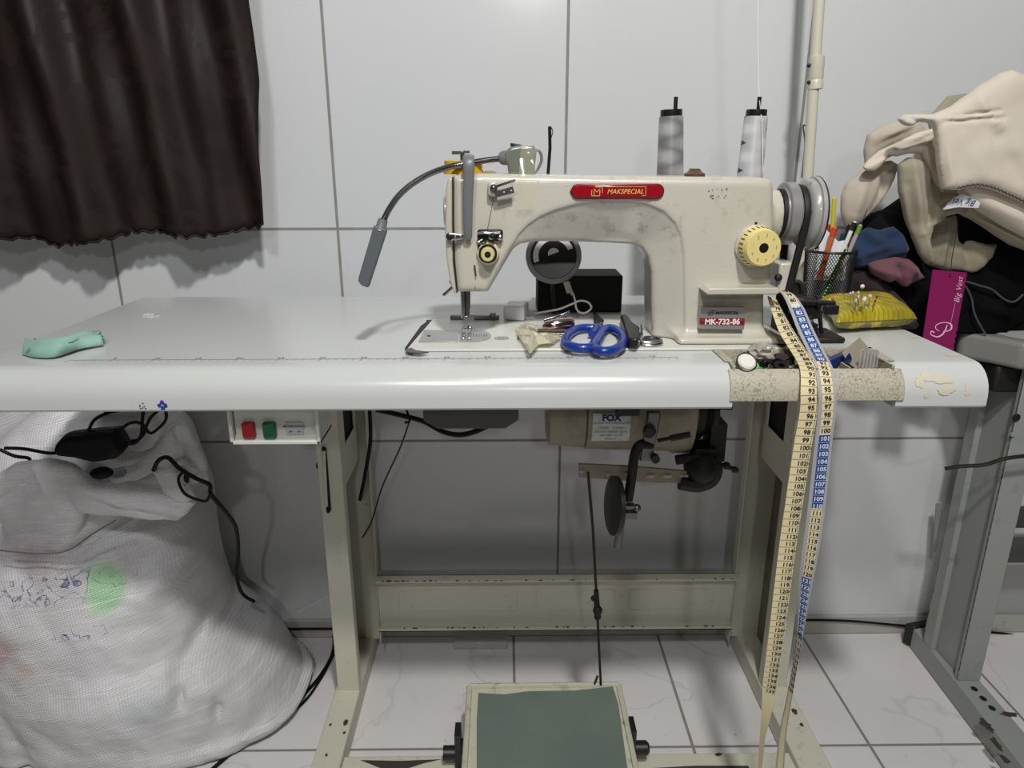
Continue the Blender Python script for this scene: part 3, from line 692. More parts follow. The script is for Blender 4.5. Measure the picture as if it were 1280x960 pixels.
# stitch length dial
dc = P(944, 307, y=YF)
q = MB(); q.lathe([(0, .026), (.004, .026), (.006, .0235)], dc, (0, -1, .02), 40); q.build('dial_collar', M_cr, mach)
q = MB(); q.lathe([(.005, .0245), (.024, .0225), (.026, .021), (.026, .006), (.022, .0055)], dc, (.08, -1, 0), 48); dl = q.build('stitch_dial', M_yel, mach)
ax = Vector((.08, -1, 0)).normalized(); q = MB()
q.lathe([(.0225, .0057), (.0262, .0055)], dc, ax, 20); q.build('dial_hub', M_dkmet, dl)
q = MB()
for k in range(26):
    an = 2*math.pi*k/26; u_ = ax.orthogonal().normalized(); v_ = ax.cross(u_); rd = u_*math.cos(an)+v_*math.sin(an)
    q.tube([dc+ax*.008+rd*.0240, dc+ax*.017+rd*.0233], .0009, 4)
q.build('dial_notch', nt('brown_marks', (96, 78, 44), .6), dl, split=True)
q = MB()
for k in range(9):
    an = math.pi*(.9-k*.22); u_ = Vector((1, .08, 0)).normalized(); q.text(str(k+1) if k < 9 else '', dc+ax*.0265+(u_*math.cos(an)+Vector((0, 0, 1))*math.sin(an))*.0155, u_, Wv, .0055)
q.build('dial_numbers', nt('faded_numbers', (176, 156, 92), .6), dl, smooth=0)
q = MB(); q.ell(P(945, 279, y=YF), .0018, .001, .0018); q.build('index_dot', M_dark, mach)
# reverse lever
q = MB(); a, b = P(878, 361, y=.885), P(972, 361, y=.885); zt_ = P(900, 358, y=.885).z; zb3 = P(900, 366.5, y=.885).z
q.prism([(a.x, 0, (zt_+zb3)/2-.001), (a.x+.006, 0, zt_), (b.x-.004, 0, zt_), (b.x, 0, (zt_+zb3)/2), (b.x-.004, 0, zb3), (a.x+.004, 0, zb3)], (0, .04, 0)); q.v = [(x_, y_+.873, z_) for x_, y_, z_ in q.v]
q.build('reverse_lever', M_cr, mach, bevel=.0015)
# oil cap and left plug
M_brn = nt('brown_oil_cap', (88, 68, 46), .35); c = P(868, 219, y=.93)
q = MB(); q.lathe([(-.002, .013), (.002, .013), (.004, .009), (.008, .006)], c, (0, 0, 1), 20); q.build('oil_cap', M_brn, mach)
q = MB(); c = P(612, 219, y=.93); q.lathe([(-.002, .010), (.002, .010), (.005, .006)], c, (0, 0, 1), 20); q.build('oil_plug', nt('tan_plug', (150, 132, 102), .4), mach)
# paint wear on the arm
q = MB()
for k in range(14): c = P(897+random.uniform(-14, 12), 243+random.uniform(-8, 8), y=YF-.0006); blob(q, c, (1, 0, 0), (0, 0, 1), random.uniform(.0006, .0018), .0008, k)
q.build('scratch', nt('brown_wear', (120, 104, 80), .7), mach, smooth=0)
# handwheel
wy, wz = .948, P(1000, 268, y=.948).z+.001
q = MB(); q.lathe([(0.0000, .033), (0.0023, .033), (0.0023, .0385), (0.0030, .0395), (0.0144, .0395), (0.0160, .038)], (P(977, 268, y=.94).x, wy, wz), (1, 0, 0), 48); M_wh = nt('grey_wheel_paint', (150, 150, 148), .3, .3, coat=.3)
wh = q.build('handwheel_hub', M_wh, mach); xw = P(977, 268, y=.94).x
q = MB(); q.lathe([(-0.0046, .031), (0.0030, .031)], (xw, wy, wz), (1, 0, 0), 40); q.build('wheel_gap', M_rub, mach)
q = MB(); q.lathe([(0.0160, .034), (0.0182, .034), (0.0205, .030), (0.0251, .030), (0.0270, .036), (0.0281, .0415), (0.0304, .0435), (0.0350, .0445), (0.0357, .043), (0.0372, .043), (0.0380, .046), (0.0426, .0465), (0.0456, .043), (0.0464, .02)], (xw, wy, wz), (1, 0, 0), 56)
whm = speckled('chipped_wheel_grey', (158, 158, 155), (50, 48, 46), .25, 30, (.60, .63), .0, coat=.3)
hw = q.build('handwheel', whm, mach)
q = MB(); q.lathe([(0.0422, .0462), (0.0437, .0470), (0.0456, .0450)], (xw, wy, wz), (1, 0, 0), 56); q.build('chipped_rim', M_rub, hw)
# belt: runs round the wheel groove and down through the table
q = MB(); xg = xw+.0228; rr = .0335; pts = []
for an in np.linspace(math.radians(-20), math.radians(200), 24): pts.append((xg, wy-rr*math.cos(math.pi-an) if False else wy+rr*math.cos(an), wz+rr*math.sin(an)))
pts = [(xg+.002, wy+.03, TOP+.001)]+pts+[(xg-.012, wy-.028, TOP+.055), (xg-.014, wy-.022, TOP+.001)]
FLAT[0] = .6; q.tube(pts, .0052, 8, flat=(1, 0, 0)); q.build('drive_belt', M_rub, mach)
# small casting between column and wheel
q = MB(); q.obox(P(976, 345, y=.94), (.010, 0, 0), (0, .02, 0), (0, 0, .020)); q.build('rear_casting', M_cr, mach, bevel=.003)
q = MB(); q.ell(P(973, 347, y=.917), .005, .004, .005); q.build('casting_screw', M_rub, mach)

# bobbin winder, right of the column
bw = thing('bobbin_winder', 'black greasy bobbin winder bolted to the table right of the machine column', 'bobbin winder', (.42, .93, TOP))
q = MB(); q.box(.392, .440, .90, .96, TOP+.0006, TOP+.008); q.obox(P(985, 408, y=.93), (.016, 0, 0), (0, .022, 0), (0, 0, .020)); q.build('winder_base', M_rub, bw, bevel=.003)
q = MB(); q.lathe([(-.02, .006), (-.012, .008), (-.01, .020), (.002, .021), (.004, .008), (.02, .006)], P(995, 402, y=.93), (1, -.3, 0), 26); q.build('winder_wheel', M_blk, bw)
q = MB(); q.lathe([(0, .010), (.012, .010), (.012, .007), (.03, .006), (.03, .0085), (.034, .0085), (.034, .0035), (.055, .0028)], P(990, 377, y=.93), (1, -.1, -.02), 20); q.build('winder_spindle', M_dkmet, bw)
q = MB(); q.obox(P(1010, 390, y=.93), (.016, 0, .002), (0, .004, 0), (0, 0, .010)); q.obox(P(1038, 387, y=.93), (.009, 0, 0), (0, .006, 0), (0, 0, .006)); q.tube([P(1012, 395, y=.925), P(1016, 420, y=.93)], .004, 8); q.tube([P(1024, 388, y=.93), P(1027, 418, y=.93)], .003, 8); q.obox(P(1008, 412, y=.93), (.010, 0, 0), (0, .012, 0), (0, 0, .010)); q.build('tension_arm', M_blk, bw, bevel=.001)
q = MB(); q.obox(P(996, 362, y=.955), (.012, 0, 0), (0, .003, 0), (0, 0, .010)); q.tube(spline([P(986, 352, y=.95), P(999, 353, y=.95), P(1003, 364, y=.95), P(1002, 376, y=.95)], 5), .0035, 8); q.build('winder_lever', M_steel, bw, bevel=.002)

# spool pin standing on the arm
q = MB(); tz = P(688, 218, y=.965).z-.004
q.tube([(P(687.5, 0, y=.965).x, .965, tz), P(687.5, 185, y=.965), P(687, 158, y=.965)], .0021, 8)
q.tube(spline([P(689, 172, y=.965), P(691, 164, y=.966), P(688, 158, y=.965)], 3), .0006, 5); q.build('spool_pin', M_dkmet, mach)

# yellow round pin box on the head
tz = P(578, 218, y=.94).z; 
M_ylw = nt('yellow_plastic', (226, 176, 20), .4)
yb_ = thing('yellow_round_case', 'small round yellow plastic case lying on top of the machine head', 'case', (P(579, 212, y=.94).x, .94, tz))
c = Vector((P(579, 212, y=.94).x, .944, tz-.001))
q = MB(); n_ = 40
def annul(mb, c, r0, r1, z0, z1, n=40, ax=(0, 0, 1), m=0):
    ax = Vector(ax).normalized(); u = ax.orthogonal().normalized(); v = ax.cross(u); vs = []
    for (r, z) in ((r0, z0), (r1, z0), (r1, z1), (r0, z1)):
        vs += [c+ax*z+(u*math.cos(2*math.pi*i/n)+v*math.sin(2*math.pi*i/n))*r for i in range(n)]
    mb.add(vs, [(a*n+i, a*n+(i+1) % n, ((a+1) % 4)*n+(i+1) % n, ((a+1) % 4)*n+i) for a in range(4) for i in range(n)], m)
annul(q, c, .0035, .0250, .0015, .0060); annul(q, c, .0035, .0238, .0060, .0175); q.build('case_shell', M_ylw, yb_)

# ================================================================ GOOSENECK LAMP
gl = thing('gooseneck_lamp', 'grey gooseneck work lamp with a slim bar head, its base taped to the machine arm', 'lamp', tuple(P(650, 218, y=.935)))
q = MB(); tz = P(650, 219, y=.935).z
def f_gb(X, Y, Z):
    pl_ = xz([(630, 192), (637, 184), (652, 181), (668, 182), (671, 190), (668, 219), (636, 219), (634, 206), (630, 200)], .92)
    return extr(sdpoly(pl_, X[:, 0, :], Z[:, 0, :])[:, None, :], np.abs(Y-.94)-.02, .004)
M_lb = speckled('grey_green_housing', (112, 116, 104), (150, 150, 92), .3, 14, (.5, .58), .0, coat=.6)
sdf(f_gb, (-.02, .91, .96), (.06, .97, 1.05), .0014).build('lamp_base', M_lb, gl, smooth=180)
q = MB(); q.lathe([(0, .006), (.004, .0085), (.012, .009)], P(624, 198, y=.93), (1, 0, .1), 18); q.build('neck_socket', M_grey, gl)
nk = [P(628, 198, y=.93), P(610, 200, y=.93), P(590, 203.5, y=.925), P(565, 208, y=.91), P(540, 216, y=.90), P(518, 228, y=.895), P(500, 243, y=.89), P(488, 259, y=.885), P(480, 274, y=.88), P(478, 280, y=.88)]
sp = spline(nk, 22)
# ribbed metal hose, narrower in every groove
q = MB(); q.tube(sp, [.0041 if i % 2 else .0033 for i in range(len(sp))], 12); q.build('gooseneck', nt('hose_steel', (150, 150, 150), .25, 1.), gl)
q = MB(); d = (P(457, 358, y=.875)-P(478, 279, y=.88)).normalized()
q.lathe([(-.004, .0055), (.006, .0065), (.010, .0085)], P(478, 278, y=.88), d, 18); q.build('head_socket', M_grey, gl)
hd = [P(467, 282, y=.872), P(483, 287, y=.872), P(482, 292, y=.872), P(460, 360, y=.872), P(452, 357, y=.872), P(447.5, 352, y=.872), P(448, 347, y=.872)]
M_hd = nt('slate_plastic', (92, 97, 101), .45)
q = MB(); q.prism(hd, (0, .012, 0)); q.build('lamp_head', M_hd, gl, bevel=.0015)
q = MB(); q.tube(spline([P(667, 186, y=.94), P(675, 190, y=.94), P(677, 200, y=.94), P(673, 210, y=.94), P(667, 219, y=.94)], 5), .0018, 8); q.build('lamp_cable', M_grey, gl)
q = MB(); q.obox(P(645, 182, y=.94), (.007, 0, -.001), (0, .006, 0), (0, 0, .0022)); q.build('lamp_switch', M_blk, gl, bevel=.001)
def clear(name, col=(240, 240, 235), rough=.12, alpha=.3):
    k = nt(name, col, rough, alpha=alpha, coat=1.); return k
M_tape = clear('clear_tape', (236, 230, 190), .08, .16)
q = MB(); pts = []
prof_ = [P(663, 184, y=.915), P(661, 200, y=.915), P(660, 218, y=.902), P(659, 232, y=.9005), P(657, 262, y=.9005)]
q2 = []
for k_, a in enumerate(prof_):
    q2 += [a+Vector((-.011, -.002-.001*math.sin(k_*2), 0)), a+Vector((0, -.0034+.001*math.sin(k_*3), .0)), a+Vector((.011, -.002, 0))]
q.add(q2, [(3*i+j, 3*i+j+1, 3*i+j+4, 3*i+j+3) for i in range(4) for j in range(2)]); q.build('clear_tape', M_tape, gl)
# ================================================================ CLOTH-LIKE SOLIDS
def folds_fn(folds, Y0):
    F = []
    for (a, b, c, d, amp, wd) in folds:
        p, q = P(a, b, y=Y0), P(c, d, y=Y0); F.append((p.x, p.z, q.x, q.z, amp*.001, wd*.001))
    def fn(x, z):
        o = np.zeros(x.shape)
        for ax, az, bx, bz, amp, wd in F:
            ex, ez = bx-ax, bz-az; t = np.clip(((x-ax)*ex+(z-az)*ez)/(ex*ex+ez*ez+1e-9), 0, 1)
            d = np.sqrt((x-ax-ex*t)**2+(z-az-ez*t)**2); o += amp*np.exp(-(d/wd)**2)*(.35+.65*np.sin(math.pi*np.clip(t, .12, .88)))
        return o
    return fn
def wr(x, z, seed, amp, fr):
    r = np.random.RandomState(seed); o = 0
    for k in range(5):
        a = r.uniform(0, 6.28); f = fr*r.uniform(.6, 1.6); ph = r.uniform(0, 6.28)
        o = o+np.sin((x*math.cos(a)+z*math.sin(a))*f+ph+1.7*np.sin((x*math.sin(a)-z*math.cos(a))*f*.5+ph))
    return o*amp/3
def cloth(pts, Y0, bulge, R=.03, folds=(), seed=1, wamp=.002, wfr=70, tilt=0., th=.0025, h=.0034, zmin=None, side=0.):
    pl = xz(pts, Y0); xs = [p[0] for p in pl]; zs = [p[1] for p in pl]; ff = folds_fn(folds, Y0)
    zc = (min(zs)+max(zs))/2; xc = (min(xs)+max(xs))/2
    my = bulge+abs(tilt)*(max(zs)-min(zs))/2+abs(side)*(max(xs)-min(xs))/2+wamp*3+.012+max([abs(f[4]) for f in folds] or [0])*.001
    def fn(X, Y, Z):
        x, z = X[:, 0, :], Z[:, 0, :]; d = sdpoly(pl, x, z)
        u = np.clip(-d/R, 0, 1); hh = th+bulge*np.sqrt(1-(1-u)**2)
        yc = Y0+tilt*(z-zc)+side*(x-xc)-wr(x, z, seed, wamp, wfr)-ff(x, z)
        f = np.maximum(np.abs(Y-yc[:, None, :])-hh[:, None, :], d[:, None, :])
        if zmin is not None: f = np.maximum(f, zmin-Z)
        return f*.7
    return sdf(fn, (min(xs)-.01, Y0-my, min(zs)-.01), (max(xs)+.01, Y0+my, max(zs)+.01), h)
def fabric(name, col, col2=None, rough=.85, scale=900, bump=.25, nscale=14):
    k = nt(name, col, rough, spec=.2); g = G(k); v = g.pos()
    k.node_tree.nodes['Principled BSDF'].inputs['Sheen Weight'].default_value = .15
    if col2: g.col(g.mix(g.ramp(g.noise(v, nscale, 4), [(.35, BW(0)), (.7, BW(1))]), lin(col), lin(col2)))
    g.bump(g.noise(v, scale, 2), bump, .0006); return k

# ================================================================ CURTAIN
M_cur = nt('brown_jacquard', (44, 30, 26), .6, spec=.22); g = G(M_cur); v = g.pos()
pat = g.noise(v, 9, 3, .5, 1.6); pr_ = g.ramp(pat, [(.50, BW(0)), (.53, BW(1))])
g.col(g.mix(pr_, lin((33, 25, 23)), lin((38, 28, 26)))); g.rough(g.n('ShaderNodeMapRange', {0: pr_, 3: .52, 4: .66}).outputs[0]); g.bump(g.noise(v, 30, 4), .15, .002)
hem = [(0, 299), (20, 299), (40, 300), (56, 304), (66, 309), (90, 305), (118, 303), (145, 297), (165, 291), (200, 292), (245, 296), (275, 294), (300, 289), (331, 282)]
xr0 = -.408
def cur_y(x, z): return 1.275+.013*math.sin(x*38+1.2*math.sin(z*5)+z*2)+.008*math.sin(x*81+z*7)+.004*math.sin(z*23+x*30)
hp = [P(a, b, y=1.275) for a, b in hem]; hx = [-1.3, -1.1]+[p.x for p in hp]; hz = [hp[0].z+.004, hp[0].z-.004]+[p.z for p in hp]
rt = [P(a, b, y=1.275) for a, b in ((331, 284), (331, 230), (327, 170), (325, 100), (317, 40), (311, 0))]
rz_ = [p.z for p in rt]+[1.9]; rx_ = [p.x for p in rt]+[rt[-1].x+.02]
nu, nv = 150, 70; vs = []; 
for j in range(nv+1):
    for i in range(nu+1):
        u = i/nu; xb_ = -1.3+u*(rx_[0]+1.3); zb_ = np.interp(xb_, hx, hz)+.0025*math.sin(i*1.9)+.0012*math.sin(i*4.7)
        z = zb_+(1.9-zb_)*j/nv; xr_ = np.interp(z, rz_, rx_); x = -1.3+u*(xr_+1.3); vs.append((x, cur_y(x, z), z))
q = MB(); q.add(vs, [(j*(nu+1)+i, j*(nu+1)+i+1, (j+1)*(nu+1)+i+1, (j+1)*(nu+1)+i) for j in range(nv) for i in range(nu)])
cur = thing('curtain', 'dark brown patterned fabric curtain hanging on the tiled wall at upper left', 'curtain', (-.8, 1.275, .85))
c_ = q.build('curtain_cloth', M_cur, cur, smooth=180); s_ = c_.modifiers.new('t', 'SOLIDIFY'); s_.thickness = .0012
q = MB(); q.tube([(vs[i][0], vs[i][1]-.001, vs[i][2]+.001+.0012*math.sin(i*2.7)) for i in range(nu+1)], .0022, 6); q.build('hem', M_cur, cur)

# ================================================================ WOVEN SACK
M_sack = nt('white_woven_polypropylene', (206, 204, 204), .38, spec=.5); g = G(M_sack); v = g.pos()
ge = g.n('ShaderNodeNewGeometry')
def mask(px, py, Y, r, asp=(1, 1, 1)):
    c = P(px, py, y=Y); d = g.n('ShaderNodeVectorMath', {0: ge.outputs['Position'], 1: c}, operation='SUBTRACT'); e = g.n('ShaderNodeVectorMath', {0: d.outputs[0], 1: asp}, operation='MULTIPLY')
    l = g.n('ShaderNodeVectorMath', {0: e.outputs[0]}, operation='LENGTH'); wv_ = g.math('ADD', l.outputs['Value'], g.math('MULTIPLY', g.math('SUBTRACT', g.noise(v, 22, 3), .5), r*.8))
    return g.n('ShaderNodeMapRange', {0: wv_, 1: r*.55, 2: r, 3: 1., 4: 0.}).outputs[0]
base = g.mix(g.ramp(g.noise(v, 6, 4), [(.35, BW(0)), (.7, BW(1))]), lin((222, 221, 223)), lin((196, 193, 195)))
for (px, py, r, asp, cl, st) in ((136, 730, .045, (1.5, .4, .8), (150, 214, 148), .75), (20, 780, .05, (1, .4, .8), (176, 134, 132), .6), (60, 810, .035, (1, .4, 1.3), (204, 176, 140), .6), (60, 690, .04, (1, .4, 1.4), (182, 160, 166), .5), (245, 690, .035, (1.4, .4, .8), (178, 160, 160), .45), (200, 860, .05, (1, .4, 1.2), (186, 196, 198), .5)):
    base = g.mix(g.math('MULTIPLY', mask(px, py, 1.02, r, asp), st), base, lin(cl))
scr = g.math('MULTIPLY', g.ramp(g.math('ABSOLUTE', g.math('SUBTRACT', g.noise(v, 34, 2, .4, 1.2), .5)), [(.0, BW(1)), (.028, BW(0))]), g.math('MAXIMUM', mask(70, 722, 1.02, .085, (.7, .3, 2.6)), mask(120, 772, 1.02, .045, (.8, .3, 2.6))))
base = g.mix(scr, base, lin((70, 76, 122)))
stk = g.ramp(g.noise(g.n('ShaderNodeMapping', {'Vector': ge.outputs['Position'], 'Rotation': (0, .22, 0), 'Scale': (5, 5, 240)}).outputs[0], 1.5, 4, .7), [(.58, BW(0)), (.66, BW(.7))])
base = g.mix(stk, base, lin((236, 236, 238))); stk2 = g.ramp(g.noise(g.n('ShaderNodeMapping', {'Vector': ge.outputs['Position'], 'Rotation': (0, .22, 0), 'Scale': (5, 5, 200)}).outputs[0], 2.1, 4, .7), [(.60, BW(0)), (.70, BW(.5))])
base = g.mix(stk2, base, lin((140, 136, 136))); g.col(base)
mp = g.n('ShaderNodeMapping', {'Vector': ge.outputs['Position'], 'Rotation': (0, .22, 0)}).outputs[0]
sp_ = g.n('ShaderNodeSeparateXYZ', {0: mp}); 
wrp = g.math('MULTIPLY', g.noise(v, 7, 3), 14.)
wv1 = g.math('SINE', g.math('ADD', g.math('MULTIPLY', sp_.outputs[2], 1900), wrp)); wv2 = g.math('SINE', g.math('ADD', g.math('MULTIPLY', sp_.outputs[0], 1500), wrp))

hgt = g.math('ADD', g.math('MULTIPLY', wv1, .6), g.math('ADD', g.math('MULTIPLY', wv2, .45), g.math('MULTIPLY', g.noise(g.n('ShaderNodeMapping', {'Vector': mp, 'Scale': (6, 6, 190)}).outputs[0], 2, 3), 3.5)))
g.bump(hgt, .42, .0011)
sack = thing('woven_sack', 'bulging white woven plastic sack full of cloth on the floor beside the left leg', 'sack', (-.66, 1.15, 0))
sil_r = [(P(a, b, y=1.22)) for a, b in ((395, 845), (383, 828), (366, 800), (345, 775), (318, 757), (296, 742), (283, 705), (272, 660), (266, 610), (250, 575), (236, 545), (228, 528))]
srz = [0, .03]+[max(p.z, .03+.005*i) for i, p in enumerate(sil_r)][1:]; srx = [sil_r[0].x-.015, sil_r[0].x+.004]+[p.x for p in sil_r][1:]
zt = [.0, .05, .15, .3, .42, .50, .56, .60]; fr_ = [.955, .955, .94, .955, .985, 1.03, 1.08, 1.12]   # front y of the sack by height
fo = folds_fn([(232, 790, 268, 720, -13, 12), (262, 800, 290, 740, -10, 9), (245, 800, 270, 730, 10, 12), (300, 800, 315, 760, 8, 14), (215, 850, 235, 790, -6, 10), (222, 862, 226, 880, -9, 7), (262, 890, 268, 910, -8, 7), (330, 870, 350, 800, -5, 12), (120, 690, 235, 640, -9, 10), (0, 700, 100, 690, -10, 9), (90, 692, 150, 655, -14, 10), (60, 700, 100, 640, 10, 22), (0, 830, 40, 950, -10, 20), (150, 770, 225, 720, 6, 30), (60, 860, 160, 900, 5, 40), (30, 930, 200, 935, 6, 20), (180, 700, 250, 680, 7, 22)], 1.0)
def f_sack(X, Y, Z):
    xr_ = np.interp(Z, srz, srx); yf_ = np.interp(Z, zt, fr_); xl_ = -1.02+.1*np.clip(Z-.3, 0, 1); yb_ = 1.335-.05*np.clip(Z-.4, 0, 1)
    cx, cy = (xr_+xl_)/2, (yf_+yb_)/2+.02; rx, ry = (xr_-xl_)/2, (yb_-yf_)/2+.01
    e = 2.4; u = (np.abs((X-cx)/rx)**e+np.abs((Y-cy)/ry)**e)**(1/e)
    d = (u-1)*np.minimum(rx, ry)
    x2, z2 = X[:, 0, :], Z[:, 0, :]
    disp = (1.5*fo(x2, z2)+wr(x2, z2, 5, .006, 22)+wr(x2, z2, 9, .0035, 75)+wr(x2, z2, 19, .0014, 170))[:, None, :]*np.clip((cy-Y)/ry+.5, 0, 1)
    d = d-disp
    top = Z-(.545+.055*np.sin(X*9+2)+.02*np.sin(X*31)+.03*(Y-1.1)*8*.2)
    d = smax(d, top, .05); return smax(d, .002-Z, .02)*.8
sdf(f_sack, (-1.06, .93, -.006), (-.34, 1.345, .66), .0072).build('sack_body', M_sack, sack, smooth=180)
M_flap = M_sack
cloth([(0, 590), (30, 572), (70, 565), (100, 575), (128, 598), (165, 606), (205, 612), (248, 624), (236, 640), (220, 654), (180, 650), (140, 645), (104, 640), (100, 655), (85, 690), (60, 692), (0, 692)], 1.0, .011, .014, [(20, 640, 90, 600, 8, 14), (10, 620, 60, 580, -6, 4), (30, 660, 80, 640, 6, 4), (140, 612, 240, 632, -5, 3), (120, 600, 180, 640, 6, 4), (60, 570, 70, 610, 6, 4), (80, 590, 100, 650, -8, 8), (110, 600, 230, 640, 8, 12), (130, 620, 225, 650, -6, 5), (0, 680, 80, 684, 6, 8)], 3, .004, 60, tilt=-.25, h=.004).build('folded_flap', M_flap, sack, smooth=180)
cloth([(136, 596), (140, 585), (170, 578), (195, 560), (212, 535), (222, 526), (232, 530), (243, 552), (258, 575), (262, 600), (245, 600), (225, 590), (200, 585), (175, 598), (150, 600)], 1.06, .008, .012, [(150, 592, 215, 560, 7, 10), (160, 598, 200, 574, -5, 3), (222, 530, 226, 575, 5, 3), (215, 540, 240, 590, -6, 8)], 4, .004, 60, tilt=.1, h=.004).build('upper_flap', M_flap, sack, smooth=180)
cloth([(0, 556), (30, 540), (80, 527), (140, 514), (190, 512), (210, 530), (190, 560), (140, 580), (80, 575), (30, 578), (0, 585)], 1.13, .012, .02, [(20, 560, 120, 530, 6, 12)], 6, .005, 50, h=.0045).build('rear_flap', M_flap, sack, smooth=180)
cloth([(190, 585), (215, 583), (232, 605), (246, 622), (230, 628), (205, 615)], .99, .006, .02, [(200, 590, 225, 622, 5, 4)], 8, .002, 90, h=.003).build('side_flap', M_flap, sack, smooth=180)
q = MB(); q.tube(spline([P(0, 688, y=.965), P(50, 692, y=.962), P(85, 688, y=.965), P(115, 668, y=.972), P(145, 650, y=.98)], 5), .0012, 6); q.build('seam_cord', nt('grey_cord', (108, 104, 100), .7), sack)
# black adapter and cables on the sack
ad = thing('power_adapter', 'black power adapter lying in the open mouth of the white sack', 'adapter', tuple(P(115, 568, y=1.02)))
M_bk2 = nt('soft_black', (10, 10, 11), .6, spec=.25)
cloth([(76, 550), (84, 541), (120, 537), (146, 535), (153, 545), (160, 558), (150, 570), (124, 574), (100, 568), (80, 566), (74, 558)], 1.0, .020, .008, (), 2, .0003, 40, h=.0024).build('adapter_case', M_bk2, ad, smooth=180)
q = MB()
for pts in ([(150, 548), (165, 555), (176, 545), (178, 525), (180, 508)], [(148, 540), (160, 530), (172, 528), (182, 535), (175, 548), (160, 552)], [(182, 535), (190, 520), (205, 510), (207, 525), (195, 538), (187, 541), (180, 532)], [(110, 540), (118, 525), (135, 516), (152, 512), (160, 509)], [(130, 518), (140, 508)]):
    q.tube(spline([P(a, b, y=1.0+.004*i) for i, (a, b) in enumerate(pts)], 6), .0024, 7)
q.build('cable', M_bk2, ad)
q = MB(); 
for pts in ([(0, 562), (18, 570), (36, 573), (34, 582), (15, 592), (0, 608)], [(6, 560), (30, 561), (58, 566), (70, 566)]):
    q.tube(spline([P(a, b, y=.985) for a, b in pts], 6), .0026, 7)
tag(q.build('looped_cable', M_bk2), 'black cable loop at the far left on top of the white sack', 'cable')
q = MB(); q.tube(spline([P(a, b, y=yy) for a, b, yy in ((192, 588, .975), (198, 576, .97), (210, 572, .968), (225, 586, .966), (245, 598, .965), (262, 606, .97), (264, 618, .975), (282, 640, 1.0), (295, 660, 1.05), (298, 690, 1.1), (296, 720, 1.13), (303, 742, 1.16), (318, 752, 1.17))], 6), .0032, 8)
q.tube(spline([P(a, b, y=.966) for a, b in ((228, 590), (223, 600), (230, 616), (245, 624), (258, 626), (263, 616))], 6), .0022, 8)
q.ell(P(233, 598, y=.966), .004, .003, .008)
tag(q.build('black_ribbon', M_bk2), 'black drawstring ribbon hanging from the sack mouth down its right side', 'ribbon')
q = MB(); q.ell(P(127, 591, y=.985), .017, .012, .009); tag(q.build('flap_cavity_shade', M_bk2), 'small black solid painting the shade in the cavity between the sack flaps', 'painted shade')  # black ellipsoid added to paint the dark cavity between the flaps
# floor cables
q = MB(); q.tube(spline([P(417, 790, z=.006), P(416, 815, z=.006), P(400, 845, z=.004), P(372, 875, z=.004), P(345, 890, z=.004), P(315, 915, z=.004), P(290, 940, z=.004), P(255, 970, z=.004)], 8), .0034, 8)
tag(q.build('floor_cable', M_bk2), 'dark grey power cable curving over the floor between the sack and left foot', 'cable')
q = MB(); q.tube(spline([P(417, 818, z=.003), P(400, 850, z=.003), P(375, 882, z=.003), P(335, 902, z=.003), P(270, 925, z=.003), P(170, 962, z=.003)], 8), .0026, 8)
tag(q.build('thin_floor_cable', M_bk2), 'thin dark cable tucked along the bottom edge of the white sack', 'cable')
q = MB(); q.tube([P(355, 786, y=1.34), P(420, 786, y=1.34)], .0025, 8); q.tube(spline([P(1000, 775, y=1.34), P(1060, 776, y=1.34), P(1130, 782, y=1.34), P(1180, 784, y=1.34), P(1290, 796, y=1.34)], 5), .0025, 8)
q2 = q.pieces(); tag(q2[0].build('wall_cable', M_bk2), 'black cable lying on the skirting behind the left table leg', 'cable'); tag(q2[1].build('wall_cable', M_bk2), 'black cable lying on the skirting right of the sewing table', 'cable')
q = MB(); q.tube(spline([P(462, 512, y=1.2), P(463, 550, y=1.2), P(457, 590, y=1.21), P(450, 625, y=1.22)], 6), .0034, 8); tag(q.build('hanging_cable', M_bk2), 'thick black cable hanging straight down beside the left table leg', 'cable')
q = MB(); q.tube(spline([P(470, 512, y=1.05), P(505, 520, y=1.05), P(530, 527, y=1.05), P(555, 540, y=1.04), P(580, 543, y=1.03), P(610, 532, y=1.03), P(638, 512, y=1.03)], 8), .0042, 8)
q.tube(spline([P(508, 512, y=1.05), P(512, 526, y=1.045), P(506, 528, y=1.045)], 4), .002, 6); tag(q.build('motor_cable', M_bk2), 'black cable sagging in a loop under the middle of the table', 'cable')
q = MB(); q.tube(spline([P(512, 526, y=1.05), P(500, 560, y=1.1), P(478, 608, y=1.15), P(465, 650, y=1.2), P(453, 672, y=1.24)], 6), .0014, 6); tag(q.build('thin_wire', M_rub), 'thin dark wire slanting from the motor cable down to the left leg', 'wire')
q = MB(); q.tube([P(353, 775, y=1.25), P(412, 745, y=1.2)], .0008, 5); tag(q.build('loose_thread', nt('pale_thread', (210, 206, 198), .6)), 'pale loose thread stretched between the sack and the left table leg', 'thread')
# ================================================================ PLASTIC TOOL TRAY set in the table edge
M_tray = speckled('grimy_cream_plastic', (182, 176, 158), (80, 72, 56), .5, 420, (.49, .60), .3)
tr = thing('tool_tray', 'grimy cream plastic tool tray set into the front edge of the table', 'tray', (.357, .82, TB))
X0, X1, Yb = TX0, TX1, .871
q = MB(); g_ = .0008
q.box(X0+g_, X1-g_, TF+.012, Yb-g_, TOP-.028, TOP-.025)                    # floor
q.box(X0+g_, X0+.004, TF+.012, Yb-g_, TOP-.026, TOP+.0015); q.box(X1-.004, X1-g_, TF+.012, Yb-g_, TOP-.026, TOP+.0015); q.box(X0+g_, X1-g_, Yb-.004, Yb-g_, TOP-.026, TOP+.0015)
fr = [(TF+.010, TOP-.027)]; 
prf = [(TF+.034-.036*math.sin(a), TOP-.034+.036*math.cos(a)) for a in np.linspace(.55, math.pi/2, 8)]+[(TF-.002, TB+.010), (TF+.004, TB+.009)]
